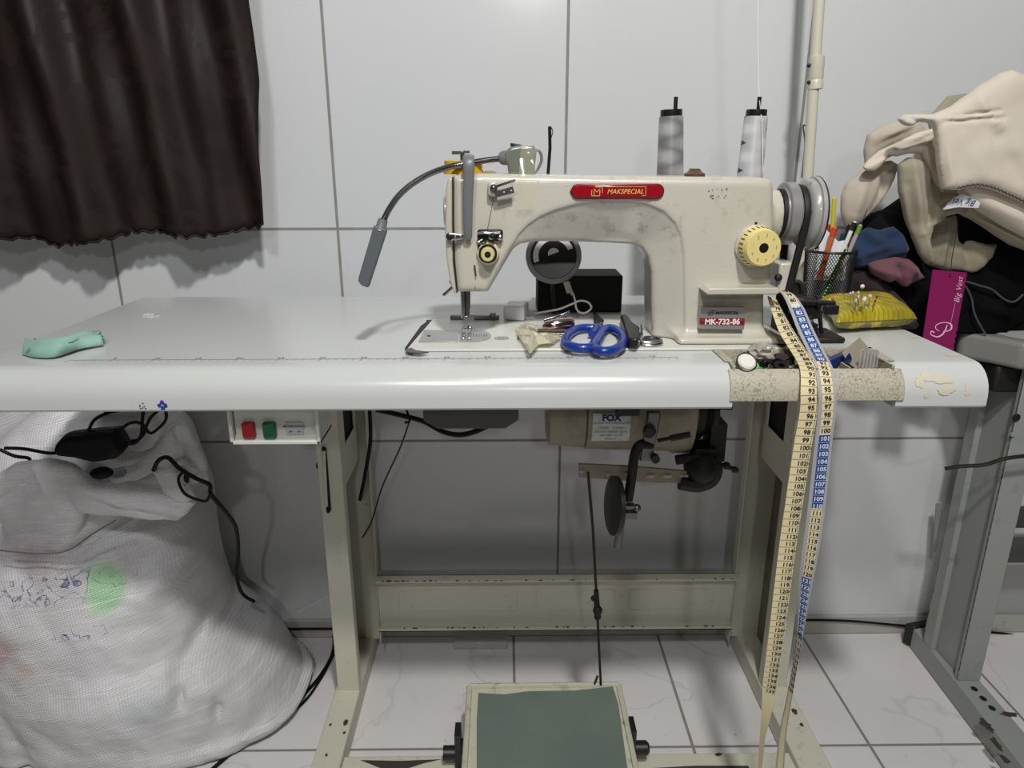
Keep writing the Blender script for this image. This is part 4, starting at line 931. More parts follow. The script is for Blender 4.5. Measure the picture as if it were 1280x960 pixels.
prf = [(TF+.022, TOP-.026), (TF+.016, TOP-.004)]+prf+[(TF+.012, TB+.012), (TF+.010, TOP-.028)]
q.prism([(X0-.004, y_, z_) for y_, z_ in prf], (X1-X0+.012, 0, 0))
q.build('tray_shell', M_tray, tr, bevel=.001)
q = MB(); z_ = TOP+.0015
for (a, b, c, d) in ((X0-.004, X0+.006, TF+.03, Yb+.004), (X1-.006, X1+.008, TF+.03, Yb+.004)): q.box(a, b, c, d, z_-.001, z_+.001)
q.box(X0-.004, X1+.008, Yb-.004, Yb+.004, z_-.001, z_+.001); q.build('tray_rim', M_tray, tr, bevel=.0008)
q = MB(); q.box(X0+.055, X0+.057, TF+.02, Yb-.004, TOP-.026, TOP-.006); q.box(X0+.14, X0+.142, TF+.02, Yb-.004, TOP-.026, TOP-.004); q.box(X0+.004, X0+.14, .83, .832, TOP-.026, TOP-.008); q.build('divider', M_tray, tr, split=True)
TZ = TOP-.0245
M_clr = clear('clear_plastic', (214, 210, 204), .1, .45)
bb_ = thing('bobbin', 'white bobbin with a bright green rim in the left end of the tool tray', 'bobbin', (.287, .815, TZ))
c = P(932, 454, z=TOP+.001); M_wht = nt('white_thread', (226, 222, 212), .6); M_grn = nt('bright_green', (92, 176, 70), .45)
q = MB(); q.lathe([(-.007, .011), (.004, .011), (.006, .009), (.006, .002)], c, (.15, -.75, .9), 24); q.build('bobbin_thread', M_wht, bb_)
q = MB(); c2_ = P(941, 456, z=TOP-.0015); q.lathe([(-.005, .0085), (-.004, .0085), (-.001, .0085), (.0, .0075)], c2_, (.1, -.55, .9), 24); q.build('bobbin_rim', M_grn, bb_)
q = MB(); q.tube(ring(c+Vector((.0, -.003, .002)), Vector((1, .1, 0)).normalized(), Vector((0, .7, .75)), .0118, .0118, 26), .0009, 6, True); q.build('dark_band', M_blk, bb_)
q = MB()
for k in range(9):
    a = P(random.uniform(944, 975), random.uniform(447, 460), z=TOP-.006); q.tube(spline([a, a+Vector((random.uniform(-.02, .02), random.uniform(-.01, .01), .006)), a+Vector((random.uniform(-.03, .03), random.uniform(-.02, .01), -.002))], 5), .0016, 6)
tag(q.build('tangled_string', M_bk2), 'tangled black string heap beside the bobbin in the tool tray', 'string')
def crumple(name, label, cat, px, py, zc, rx, ry, rz, mt, seed, nn=3):
    r = random.Random(seed); c = P(px, py, z=zc); bm = bmesh.new(); bmesh.ops.create_icosphere(bm, subdivisions=nn, radius=1)
    for vv in bm.verts:
        k = 1+r.uniform(-.28, .28); vv.co = Vector((vv.co.x*rx*k, vv.co.y*ry*k, vv.co.z*rz*k))+c
    q = MB(); q.add([tuple(v_.co) for v_ in bm.verts], [tuple(v_.index for v_ in f.verts) for f in bm.faces]); bm.free()
    return tag(q.build(name, mt, smooth=20), label, cat)
crumple('lint_wad', 'crumpled translucent grey wad at the back of the tool tray', 'wad', 953, 441, TOP+.004, .017, .012, .012, nt('translucent_film', (178, 172, 160), .3, alpha=.9), 4)
crumple('thread_ball', 'dark tangled ball of thread in the middle of the tool tray', 'thread', 978, 452, TOP-.008, .014, .01, .009, nt('dark_brown_thread', (52, 40, 36), .9), 5)
q = MB(); a, b = P(958, 456, z=TOP-.004), P(992, 452, z=TOP-.004); q.tube([P(925, 458, z=TOP-.012), P(965, 458, z=TOP-.010), P(990, 459, z=TOP-.010)], .003, 8); tag(q.build('metal_rod', M_steel), 'short grey metal rod lying along the front of the tool tray', 'rod')
q = MB(); annul(q, P(976, 459, z=TOP-.004), .004, .0085, -.003, .003, 24, (0, -.4, 1)); tag(q.build('steel_washer', M_dkmet), 'dark round washer in the middle of the tool tray', 'washer')
bp = thing('blue_marker', 'blue barrelled marker resting slanted in the right half of the tool tray', 'marker', tuple(P(1045, 452, z=TOP)))
q = MB(); q.tube([P(1026, 461, z=TOP-.012), P(1057, 447, z=TOP-.004)], .0088, 18); q.build('marker_barrel', nt('glossy_navy', (12, 34, 84), .25, coat=.5), bp)
q = MB(); q.tube([P(1012, 470, z=TOP-.0155), P(1026, 461, z=TOP-.012)], .0082, 18); q.build('marker_cap', M_blk, bp)
q = MB(); q.prism([P(1054, 443, z=TOP+.010), P(1076, 424, z=TOP+.012), P(1092, 442, z=TOP), P(1070, 462, z=TOP-.012), P(1058, 452, z=TOP-.010)], (0, .004, .0015)); tag(q.build('beige_card', nt('grey_beige_card', (146, 138, 122), .6), bevel=.0006), 'folded grey-beige card standing up in the right end of the tool tray', 'card')
q = MB(); c = P(1087, 448, z=TOP+.003)
for k in range(5): q.box(c.x-.009+.004*k, c.x-.0075+.004*k, c.y-.004, c.y+.004, c.z-.014+.002*abs(k-2), c.z+.010)
q.box(c.x-.010, c.x+.0095, c.y+.003, c.y+.005, c.z-.013, c.z+.009); q.build('comb_body', M_clr, tag(thing('plastic_comb', 'small clear plastic ribbed piece standing at the right end of the tray', 'comb', (c.x, c.y, c.z-.014)), 'small clear plastic ribbed piece standing at the right end of the tray', 'comb'))

# ================================================================ MEASURING TAPE: one tape, two hanging strands
M_tp = nt('cream_tape', (226, 212, 168), .4); M_tb = nt('blue_tape', (24, 70, 140), .4); M_tg = nt('grey_tape_edge', (168, 166, 168), .35); M_tk = nt('tape_print', (30, 28, 34), .5); M_tw = nt('tape_white_print', (214, 222, 232), .5)
mt_ = thing('measuring_tape', 'yellowed measuring tape with blue sections, draped over the tray and hanging to the floor', 'measuring tape', tuple(P(1020, 470, y=.78)))
def strand(path, left_b, right_b, nums, name, blue, wdefault):
    # path: (px,py,Y,halfwidth_mm,twist)   dense centre line in space
    C = [P(a, b, y=yy) for a, b, yy, w_, t_ in path]; n = len(C)
    C = spline(C, 10); Wd = np.interp(np.linspace(0, n-1, len(C)), range(n), [p[3]*.001 for p in path]); Tw = np.interp(np.linspace(0, n-1, len(C)), range(n), [p[4] for p in path])
    L = []; R = []; N = []
    for i, c in enumerate(C):
        t = (C[min(i+1, len(C)-1)]-C[max(i-1, 0)]).normalized(); u = Vector((1, 0, 0)); u = (u-t*u.dot(t)).normalized(); nn = u.cross(t).normalized()
        if nn.y > 0: nn = -nn
        u2 = u*math.cos(Tw[i])+nn*math.sin(Tw[i]); n2 = nn*math.cos(Tw[i])-u*math.sin(Tw[i]); L.append(c-u2*Wd[i]); R.append(c+u2*Wd[i]); N.append(n2)
    s_ = [0]
    for i in range(1, len(C)): s_.append(s_[-1]+(C[i]-C[i-1]).length)
    q = MB(); vs = []; K = [0, left_b, 1-right_b, 1]
    for i in range(len(C)):
        for k in K: vs.append(L[i].lerp(R[i], k))
        for k in K: vs.append(L[i].lerp(R[i], k)-N[i]*.0006)
    def num_at(s__): return nums[0]+(s__)/.01
    for i in range(len(C)-1):
        o = i*8; p = o+8; v0 = num_at((s_[i]+s_[i+1])/2)
        for j in range(3):
            m_ = 1 if j != 1 and (left_b if j == 0 else right_b) > 0 else (2 if any(a <= v0 < b for a, b in blue) else 0)
            q.add([], []); q.f.append((o+j, o+j+1, p+j+1, p+j)); q.m.append(m_)
            q.f.append((o+4+j, p+4+j, p+5+j, o+5+j)); q.m.append(1 if left_b else 0)
        q.f.append((o, p, p+4, o+4)); q.m.append(1); q.f.append((o+3, o+7, p+7, p+3)); q.m.append(1)
    q.v = [tuple(a) for a in vs]
    ob = q.build(name, [M_tp, M_tg, M_tb], mt_, smooth=60)
    # printed numbers and centimetre lines
    pr = MB(); s_ = np.array(s_)
    k = int(math.ceil(nums[0]+.3))
    while (k-nums[0])*.01 < s_[-1]-.01 and k < nums[1]:
        for sub in (0, 1):
            sa = (k-nums[0]+(.5 if sub else 0)-.5)*.01
            if sa < 0: continue
            i = int(np.clip(np.searchsorted(s_, sa)-1, 0, len(C)-2)); f = (sa-s_[i])/(s_[i+1]-s_[i]+1e-9)
            a, b = L[i].lerp(L[i+1], f), R[i].lerp(R[i+1], f); nn = N[i]*.0005; d = (b-a); dn = d.normalized(); dv = (C[i]-C[i+1]).normalized()
            isb = any(x_ <= k < y_ for x_, y_ in blue); mm_ = 1 if isb else 0
            lo, hi = left_b, 1-right_b
            if sub == 0:
                A, B = a+d*lo+nn, a+d*hi+nn; pr.add([A-dv*.0002, B-dv*.0002, B+dv*.0002, A+dv*.0002], [(0, 1, 2, 3)], mm_)
            else:
                sz = .0062 if k < 100 else .0060
                pr.text(str(k), a+d*(lo+(hi-lo)*(.60 if not left_b else .5))+nn, dn, dv, sz*1.28, mm_, bold=.03)
                if not left_b:
                    A = a+d*.90+nn; pr.add([A-dv*.0045, A-dv*.0045+dn*.0004, A+dv*.0045+dn*.0004, A+dv*.0045], [(0, 1, 2, 3)], mm_)
                    if k % 2 == 0: pr.text(str(int(k/2.54)), a+d*.95+nn, -dv, dn, .0034, mm_)
                    for e in (-.2, .2): A2 = a+d*.9+nn+dv*.01*e; pr.add([A2-dv*.0001, A2+d*.08-dv*.0001, A2+d*.08+dv*.0001, A2+dv*.0001], [(0, 1, 2, 3)], mm_)
        k += 1
    pr.build('printed_scale', [M_tk, M_tw], ob, smooth=0)
    return ob
lp = [(965, 372, .905, 7.5, -.5), (972, 390, .885, 8, -.2), (982, 412, .865, 9, 0), (994, 432, .845, 9.5, 0), (1007, 452, .81, 10, 0), (1012, 466, .789, 10.3, 0), (1012, 490, .776, 10.3, 0), (1011, 514, .7745, 10.3, 0), (1003, 560, .776, 10.3, .05), (994, 620, .778, 10.2, .1), (985, 680, .782, 10.2, .1), (978, 735, .785, 10, .12), (970, 800, .79, 9.8, .15), (963, 850, .80, 9, .3), (958, 890, .81, 7, .8), (953, 920, .82, 5, 1.2), (949, 970, .83, 5, 1.35)]
rp = [(972, 360, .925, 6, -.3), (985, 368, .905, 8, -.1), (996, 386, .885, 9.5, 0), (1006, 410, .865, 10, 0), (1018, 435, .84, 10, 0), (1028, 455, .805, 10.3, 0), (1031, 467, .787, 10.4, 0), (1034, 490, .774, 10.4, 0), (1034, 512, .7725, 10.4, 0), (1030, 548, .774, 10.2, 0), (1025, 595, .777, 10.2, .1), (1020, 640, .78, 10, .2), (1013, 690, .785, 9.5, .5), (1006, 735, .79, 8.5, .8), (1001, 780, .795, 6, 1.15), (994, 830, .80, 4.5, 1.4), (985, 880, .805, 5, 1.3), (978, 920, .81, 6, 1.1), (974, 970, .815, 7, .9)]
def arc(path, pxy):  # arclength along a strand up to a pixel row
    C = spline([P(a, b, y=yy) for a, b, yy, *_ in path], 10); s_ = 0
    for a, b in zip(C, C[1:]):
        s_ += (b-a).length
        d = b-CAM; v = 480-FPX*d.dot(UP)/d.dot(FW)
        if v >= pxy: return s_
n0 = 91-arc(lp, 467)*100; strand(lp, 0, 0, (n0, 138), 'left_strand', (), 0)
n1 = 101-arc(rp, 547)*100; strand(rp, .22, .16, (n1, 140), 'right_strand', ((81, 90.6), (100.6, 110.5), (120.5, 130)), 0)

# ================================================================ SMALL TOOLS ON THE BED
BZ2 = TOP+.0042
M_bsc = nt('blue_handle', (14, 52, 138), .35, coat=.3)
sc = thing('scissors', 'scissors with blue loop handles lying on the machine bed', 'scissors', tuple(P(745, 425, z=BZ2)))
hz = BZ2+.0065
FLAT[0] = 1.
h1 = [P(a, b, z=hz) for a, b in ((737, 410), (720, 412), (709, 420), (708, 430), (722, 435), (740, 434), (748, 424), (752, 412))]
h2 = [P(a, b, z=hz) for a, b in ((756, 412), (748, 422), (742, 432), (750, 439), (766, 438), (778, 430), (777, 418), (766, 411))]
q = MB(); q.tube(spline(h1, 5, True), .0060, 12, True); q.tube([P(746, 409, z=hz), P(740, 418, z=hz)], .0055, 8); q.build('handle', M_bsc, sc)
q = MB(); q.tube(spline(h2, 5, True), .0060, 12, True); q.tube([P(750, 409, z=hz), P(752, 416, z=hz)], .0055, 8); q.build('handle', M_bsc, sc)
q = MB(); q.prism([P(742, 410, z=BZ2+.003), P(752, 409, z=BZ2+.003), P(755, 402, z=BZ2+.003), P(742, 390, z=BZ2+.003), P(741, 392, z=BZ2+.003), P(743, 402, z=BZ2+.003)], (0, 0, .0025)); q.build('blade', M_dkmet, sc, bevel=.0006)
q = MB(); q.ell(P(751, 405, z=BZ2+.006), .0035, .0035, .002); q.build('pivot_screw', nt('brass', (180, 150, 100), .3, 1.), sc)
sn = thing('thread_snips', 'small black handled thread snips with a steel ring lying next to the machine column', 'snips', tuple(P(795, 425, z=BZ2)))
q = MB(); q.prism([P(775, 405, z=BZ2), P(783, 404, z=BZ2), P(790, 414, z=BZ2), P(800, 422, z=BZ2), P(800, 434, z=BZ2), P(796, 437, z=BZ2), P(785, 436, z=BZ2), P(781, 424, z=BZ2)], (0, 0, .014)); q.build('snips_grip', M_blk, sn, bevel=.0025)
q = MB(); c = P(813, 425, z=BZ2+.006); q.tube(ring(c, (1, .1, 0), (0, 1, .2), .014, .008, 26), .0022, 8, True); q.tube(ring(c+Vector((.001, -.002, -.003)), (1, .1, 0), (0, 1, .2), .014, .008, 26), .0016, 8, True); q.build('spring_ring', M_chrome, sn)
q = MB(); q.prism([P(792, 408, z=BZ2+.008), P(800, 404, z=BZ2+.010), P(804, 412, z=BZ2+.008), P(800, 420, z=BZ2+.008)], (0, 0, .002)); q.tube([P(800, 408, z=BZ2+.01), P(801, 418, z=BZ2+.012)], .003, 8); q.build('snips_blade', M_chrome, sn)
q = MB()
cp = thing('pocket_knife', 'chrome and maroon folding knife lying on the bed in front of the black box', 'knife', tuple(P(697, 405, z=BZ2)))
q = MB(); a, b = P(682, 408, z=BZ2+.010), P(712, 405, z=BZ2+.012); d = (b-a)
q.lathe([(-.004, .002), (0, .007), (.010, .0095), (d.length, .0105), (d.length+.005, .008), (d.length+.007, .002)], a, d, 20); q.build('chrome_shell', nt('tinted_chrome', (196, 172, 176), .12, 1.), cp)
q = MB(); q.obox((a+b)/2+Vector((.0, .002, -.006)), d*.55, Vector((-d.y, d.x, 0)).normalized()*.008, (0, 0, .004)); q.build('maroon_scale', nt('maroon_plastic', (88, 18, 26), .25, coat=.5), cp, bevel=.002)
q = MB(); q.obox(P(690, 397, z=BZ2+.013), (.012, .003, .003), (0, .004, 0), (0, 0, .0018)); q.obox(P(703, 393, z=BZ2+.016), (.010, .003, .004), (0, .003, 0), (0, 0, .0015)); q.build('knife_blade', M_chrome, cp, bevel=.0006, split=True)
sd = thing('screwdriver', 'slim chrome screwdriver with a taped tip lying left of the scissors', 'screwdriver', tuple(P(690, 418, z=BZ2)))
q = MB(); q.tube([P(668, 417, z=BZ2+.004), P(680, 417, z=BZ2+.004), P(681, 417, z=BZ2+.004), P(714, 417, z=BZ2+.004)], [.0028, .0028, .0045, .0045], 12); q.build('screwdriver_shaft', nt('tan_chrome', (190, 178, 164), .2, .9), sd)
q = MB(); q.tube([P(672, 413, z=BZ2+.010), P(716, 413.5, z=BZ2+.010)], .0024, 8); q.build('dark_blade', nt('dark_maroon', (60, 20, 24), .35), sd)
q = MB(); q.obox(P(655, 421, z=BZ2+.003), (.009, .001, 0), (0, .003, 0), (0, 0, .0022)); q.build('steel_tip', M_steel, sd)
# crumpled clear tape
M_ct = nt('crumpled_clear_tape', (238, 232, 200), .15, alpha=.55, coat=1.)
r = random.Random(3); vs = []; fs = []; nn = 9
outl = [(645, 410), (652, 404), (668, 407), (690, 410), (700, 420), (690, 428), (672, 430), (664, 441), (655, 430), (648, 420)]
c0 = P(667, 419, z=BZ2+.004); q = MB()
for k in range(3):
    rim = [P(a+r.uniform(-3, 3), b+r.uniform(-2, 2), z=BZ2+.001+r.uniform(0, .006)) for a, b in outl]; mid = [c0.lerp(p, .5)+Vector((0, 0, r.uniform(-.002, .005))) for p in rim]; n_ = len(rim)
    q.add([c0+Vector((0, 0, .003*k))]+mid+rim, [(0, 1+i, 1+(i+1) % n_) for i in range(n_)]+[(1+i, 1+n_+i, 1+n_+(i+1) % n_, 1+(i+1) % n_) for i in range(n_)])
tag(q.build('crumpled_tape', M_ct, smooth=0), 'crumpled piece of clear sticky tape lying on the machine bed', 'tape')

# ================================================================ BLACK BOX, RING LIGHT, CHARGER
M_box = nt('matt_black_card', (15, 15, 16), .7, spec=.25)
a, b = P(672, 391, z=TOP), P(777, 391, z=TOP); hz_ = P(720, 345, y=a.y).z
q = MB(); q.box(a.x, b.x, a.y, a.y+.075, TOP+.0005, hz_); tag(q.build('black_box', M_box, bevel=.0015), 'plain matt black box standing on the table behind the machine arm', 'box')
rlt = thing('ring_light', 'round clip-on ring light with a grey rim leaning against the black box', 'ring light', tuple(P(693, 391, z=TOP)))
rc = P(692, 320, y=1.075); ax = Vector((-.05, -1, .22)).normalized(); u_ = Vector((1, -.05, 0)).normalized(); v_ = (Vector((0, 0, 1))-ax*ax.z).normalized(); u_ = v_.cross(-ax).normalized()
if u_.x < 0: u_ = -u_
q = MB(); RR = .0415
q.lathe([(-.008, .037), (-.006, RR-.0005), (0, RR), (.004, RR-.001), (.005, RR-.004), (.005, .0345), (.002, .0335), (.001, .01)], rc, ax, 56); q.build('grey_rim', nt('satin_grey', (136, 136, 140), .45), rlt)
def sector(mb, r0, r1, a0, a1, off, n=26, m=0):
    vs = []
    for i in range(n+1):
        an = a0+(a1-a0)*i/n; dd = u_*math.cos(an)+v_*math.sin(an); vs += [rc+dd*r0+ax*off, rc+dd*r1+ax*off]
    mb.add(vs, [(2*i, 2*i+1, 2*i+3, 2*i+2) for i in range(n)], m)
q = MB(); sector(q, .0005, .0335, 0, 2*math.pi, .0034, 48); q.build('black_dish', nt('gloss_black', (8, 8, 9), .3), rlt, smooth=0)
q = MB(); sector(q, .0225, .0305, math.radians(22), math.radians(80), .0038); q.build('painted_reflection', nt('reflection_white', (226, 226, 230), .4), rlt, smooth=0)  # white arcs paint reflections onto the glossy dish
q = MB(); sector(q, .0225, .0305, math.radians(100), math.radians(200), .0038); q.build('painted_reflection', nt('reflection_white2', (226, 226, 230), .4), rlt, smooth=0)
q = MB(); hs = []
c3 = rc+u_*.0+v_*.003+ax*.0038
t0 = math.radians(20); hs = [c3+(u_*math.cos(t0+i*math.pi/14)+v_*math.sin(t0+i*math.pi/14))*.0085 for i in range(15)]; q.add(hs, [tuple(range(15))]); q.build('centre_reflection', nt('reflection_white3', (222, 224, 226), .4), rlt, smooth=0)  # white half disc, a painted reflection at the dish centre
q = MB(); q.tube([rc+ax*-.008-v_*.02, rc+ax*-.02-v_*.05, P(693, 391, z=TOP+.001)], .004, 8); q.build('clip_arm', M_blk, rlt)
M_wc = nt('white_charger', (222, 222, 224), .3); M_cb = nt('grey_white_cable', (190, 186, 178), .5)
ch = thing('usb_charger', 'small white cube phone charger lying left of the black box', 'charger', tuple(P(645, 401, z=BZ2)))
q = MB(); q.prism([P(629, 400, z=BZ2), P(655, 401.5, z=BZ2), P(661, 394, z=BZ2), P(636, 393, z=BZ2)], (0, 0, .0215)); q.build('charger_body', M_wc, ch, bevel=.003, segs=3)
q = MB(); a = P(641, 396, z=BZ2); q.text('SAMSUNG', P(641, 391, y=P(641, 400, z=BZ2).y-.0005), (1, -.04, 0), (0, 0, 1), .0040, bold=.02); q.build('printed_brand', M_blk, ch, smooth=0)
q = MB(); a = P(664, 389, y=1.07); q.obox(P(665, 391, y=1.06), (.008, 0, 0), (0, .005, 0), (0, 0, .005)); q.build('charger_plug', nt('translucent_grey', (170, 168, 162), .25), ch, bevel=.001)
uc = thing('usb_cable', 'thin white charging cable looping from the ring light down to the charger', 'cable', tuple(P(700, 388, y=1.05)))
pts = [P(a_, b_, y=yy) for a_, b_, yy in ((716, 366, 1.05), (719, 376, 1.045), (720, 384, 1.045), (724, 390, 1.045), (732, 391, 1.045), (739, 385, 1.045), (735, 378, 1.045), (725, 376, 1.043), (715, 380, 1.042), (700, 386, 1.045), (685, 389, 1.05), (668, 392, 1.05))]
q = MB(); q.tube(spline(pts, 8), .0015, 8); q.build('cable_cord', M_cb, uc)
q = MB(); q.obox(P(710, 359, y=1.052), Vector((.0045, 0, .001)), (0, .0025, 0), Vector((.003, 0, -.0085))); q.tube([P(713, 362, y=1.05), P(716, 369, y=1.05)], .0026, 8); q.build('connector', nt('beige_connector', (170, 166, 150), .4), uc, bevel=.001)

# ================================================================ THREAD STAND AND CONES
M_pole = speckled('ivory_pole', (206, 202, 184), (170, 160, 130), .35, 20, (.6, .8), .02)
ts = thing('thread_stand', 'tall ivory thread stand pole with a riveted joint, behind the handwheel', 'thread stand', (.47, 1.22, TOP))
Yp = 1.233
pt = [P(1009.5, 225, y=Yp), P(1024, 0, y=Yp)]; pt[1] = pt[0]+(pt[1]-pt[0])*1.5; 
bx_ = pt[0]+(pt[0]-pt[1])*((pt[0].z-TOP)/(pt[1].z-pt[0].z)); 
M_pl = M_pole
q = MB(); q.tube([Vector((bx_.x, Yp, TOP+.001)), pt[1]], .0085, 16); q.build('pole', M_pole, ts)
q = MB(); a, b = P(1019, 112, y=Yp), P(1021, 70, y=Yp); d = b-a
q.lathe([(0, .010), (.001, .0118), (d.length*.25, .0118), (d.length*.3, .0105), (d.length*.4, .0118), (d.length*.6, .0112), (d.length*.68, .0122), (d.length-.001, .0118), (d.length, .0095)], a, d, 20); q.build('coupling', M_pole, ts)
q = MB()
for py in (82, 103): q.ell(P(1011, py, y=Yp-.004), .0032, .0032, .0032)
q.build('coupling_screw', M_blk, ts, split=True)
q = MB(); q.tube(spline([P(1002, 222, y=Yp+.02), P(1006, 180, y=Yp+.02), P(1004, 158, y=Yp+.015), P(1008, 158, y=Yp+.01)], 5), .0012, 6); q.build('guide_wire', M_steel, ts)
zarm = .925
q = MB(); q.tube([Vector((bx_.x, Yp, zarm-.006)), (.20, 1.15, zarm-.006)], .006, 10)
for xx in (.252, .377): q.lathe([(0, .035), (.003, .036)], (xx, 1.15, zarm-.001), (0, 0, 1), 30)
q.lathe([(0, .010), (.012, .010), (.014, .009)], (bx_.x, Yp, TOP+.0006), (0, 0, 1), 28); q.build('cone_holder', M_pole, ts)
M_thr = nt('silver_grey_thread', (168, 168, 168), .3, .15, spec=.7); g = G(M_thr); v = g.pos()
def threadmat(name, c1, c2, c3, lo):
    k = nt(name, c1, .32, .1, spec=.7); g = G(k); v = g.obj((1, 1, 1)); sp_ = g.n('ShaderNodeSeparateXYZ', {0: v})
    an = g.math('ARCTAN2', sp_.outputs[1], sp_.outputs[0])
    w1 = g.math('PINGPONG', g.math('MULTIPLY_ADD', sp_.outputs[2], 50., g.math('MULTIPLY', an, .32)), 1.); w2 = g.math('PINGPONG', g.math('MULTIPLY_ADD', sp_.outputs[2], 50., g.math('MULTIPLY', an, -.32)), 1.)
    d = g.math('MULTIPLY', w1, w2)
    c = g.ramp(d, [(.0, c3), (lo, c1), (.55, c2)])
    if name.startswith('white'):
        mx = g.math('MAXIMUM', w1, w2); side_ = g.math('GREATER_THAN', g.math('SINE', g.math('MULTIPLY_ADD', an, 1., 2.2)), .2)
        c = g.mix(g.math('MULTIPLY', g.ramp(mx, [(.20, BW(1)), (.24, BW(0))]), 1.), g.ramp(d, [(.0, (196, 196, 198)), (.3, c1), (.6, c2)]), lin(c3))
    fine = g.math('MULTIPLY_ADD', g.math('SINE', g.math('MULTIPLY_ADD', sp_.outputs[2], 5200., g.math('MULTIPLY', an, 20.))), .5, .5)
    g.col(c); g.bump(fine, .25, .0003); return k
M_t1 = threadmat('grey_silky_thread', (150, 150, 150), (186, 186, 186), (126, 126, 126), .2)
M_t2 = threadmat('white_silky_thread', (206, 206, 208), (232, 232, 234), (24, 24, 26), .018)
def cone(px0, px1, pxb0, pxb1, pin, mat_, name_lab):
    a, b = P(px0, 137, y=1.15), P(px1, 137, y=1.15); a2, b2 = P(pxb0, 218, y=1.15), P(pxb1, 218, y=1.15)
    top = (a+b)/2; low = (a2+b2)/2; ax = (top-low).normalized(); L = (top-low).length; r1 = (b-a).length/2; r0 = (b2-a2).length/2
    Lb = (low.z-zarm-.003)/ax.z; base = low-ax*Lb; rb = r0+(r0-r1)*Lb/L
    t = thing('thread_cone', name_lab, 'thread cone', tuple(base), 'thread cones on the stand')
    q = MB(); q.lathe([(0, rb*.9), (.004, rb), (Lb, r0), (Lb+L-.010, r1+.0015), (Lb+L-.009, r1-.001)], base, ax, 40); o = q.build('wound_thread', mat_, t)
    q = MB(); q.lathe([(Lb+L-.014, r1-.0015), (Lb+L-.011, r1), (Lb+L, r1*.97), (Lb+L, r1*.6), (Lb+L-.004, r1*.55)], base, ax, 36); q.build('cone_cap', M_blk, t)
    q = MB(); p_ = P(pin, 121, y=1.15); q.tube([(p_.x+.002, 1.15, zarm+.002), (p_.x, 1.15, p_.z)], .0031, 10); q.build('spindle', M_dkmet, t)
    return top
cone(825.5, 853, 821, 854, 845, M_t1, 'tapered cone of smooth grey thread, the left of the pair behind the machine')
tt = cone(933, 959, 922, 953, 949.5, M_t2, 'tapered cone of shiny white thread with dark diamond gaps, the right of the pair')
q = MB(); q.tube([P(954, 215, y=1.125), P(952, 150, y=1.13), P(949, 122, y=1.15), P(948, 60, y=1.15), P(946, -330, y=1.15)], .0005, 5); tag(q.build('thread_strand', nt('white_strand', (238, 238, 240), .4)), 'fine white thread running straight up from the right thread cone', 'thread')

# ================================================================ GREEN CLOTH SCRAP
M_gc = fabric('mint_cloth', (138, 176, 162), (150, 188, 174), scale=700); zz = TOP
def sheet(pts, name, mt, th=.0012, parent=None):
    """pts: rows of 3D points -> thick folded strip"""
    q = MB(); n = len(pts[0]); k = len(pts); vs = [p for r_ in pts for p in r_]
    q.add(vs, [(j*n+i, j*n+i+1, (j+1)*n+i+1, (j+1)*n+i) for j in range(k-1) for i in range(n-1)]); o = q.build(name, mt, parent, smooth=180); s_ = o.modifiers.new('t', 'SOLIDIFY'); s_.thickness = th; s_.offset = 0; return o
gc = thing('cloth_scrap', 'mint green folded scrap of cloth on the left end of the table', 'cloth', tuple(P(75, 438, z=TOP)))
lo_ = spline([P(28, 443, z=zz+.002), P(45, 447, z=zz+.002), P(70, 446, z=zz+.003), P(100, 436, z=zz+.004), P(130, 431, z=zz+.003)], 6)
up_ = spline([P(32, 423, z=zz+.012), P(50, 428, z=zz+.016), P(75, 429, z=zz+.018), P(105, 420, z=zz+.016), P(126, 419, z=zz+.014)], 6)
mid = [a.lerp(b, .5)+Vector((0, -.001+.0015*math.sin(i*.8), .001)) for i, (a, b) in enumerate(zip(lo_, up_))]
sheet([lo_, mid, up_, [p+Vector((0, .006, -.003)) for p in up_]], 'front_fold', M_gc, parent=gc)
lo2 = spline([P(45, 440, z=zz+.003), P(80, 438, z=zz+.006), P(110, 428, z=zz+.005), P(132, 426, z=zz+.004)], 6); up2 = spline([P(42, 424, z=zz+.010), P(75, 424, z=zz+.014), P(105, 417, z=zz+.014), P(120, 419, z=zz+.012)], 6)
sheet([lo2, [a.lerp(b, .5)+Vector((0, .004, .008)) for a, b in zip(lo2, up2)], up2], 'rear_fold', M_gc, parent=gc)
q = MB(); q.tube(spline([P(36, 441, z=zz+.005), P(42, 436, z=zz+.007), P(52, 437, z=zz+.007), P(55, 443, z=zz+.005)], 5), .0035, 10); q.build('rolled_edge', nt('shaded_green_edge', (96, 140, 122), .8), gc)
# lint on the table
M_lint = nt('white_lint', (230, 230, 226), .8)
q = MB(); r = random.Random(5)
for k in range(9):
    a = P(190+r.uniform(-7, 7), 395+r.uniform(-3, 3), z=TOP+.001); q.tube(spline([a, a+Vector((r.uniform(-.01, .01), r.uniform(-.008, .008), .001)), a+Vector((r.uniform(-.012, .012), r.uniform(-.01, .01), 0))], 4), .0004, 4)
tag(q.build('lint', M_lint), 'tiny tuft of white lint on the left rear of the tabletop', 'lint')
# ================================================================ GREY TABLE AT THE RIGHT
M_gst = speckled('grey_green_enamel', (150, 153, 148), (112, 112, 106), .4, 20, (.6, .75), .05)
M_gtop = speckled('grey_laminate', (132, 132, 128), (112, 111, 106), .4, 12, (.5, .8), .03)
gt = thing('grey_table', 'grey rounded-end table on a grey steel stand at the right edge, heaped with clothes', 'table', tuple(P(1250, 430, z=.70)))
GZ = .72
poly = [P(a, b, z=GZ) for a, b in ((1198, 412), (1203, 407), (1215, 404), (1240, 402), (1280, 400), (1282, 429), (1245, 422), (1215, 417), (1202, 415))]
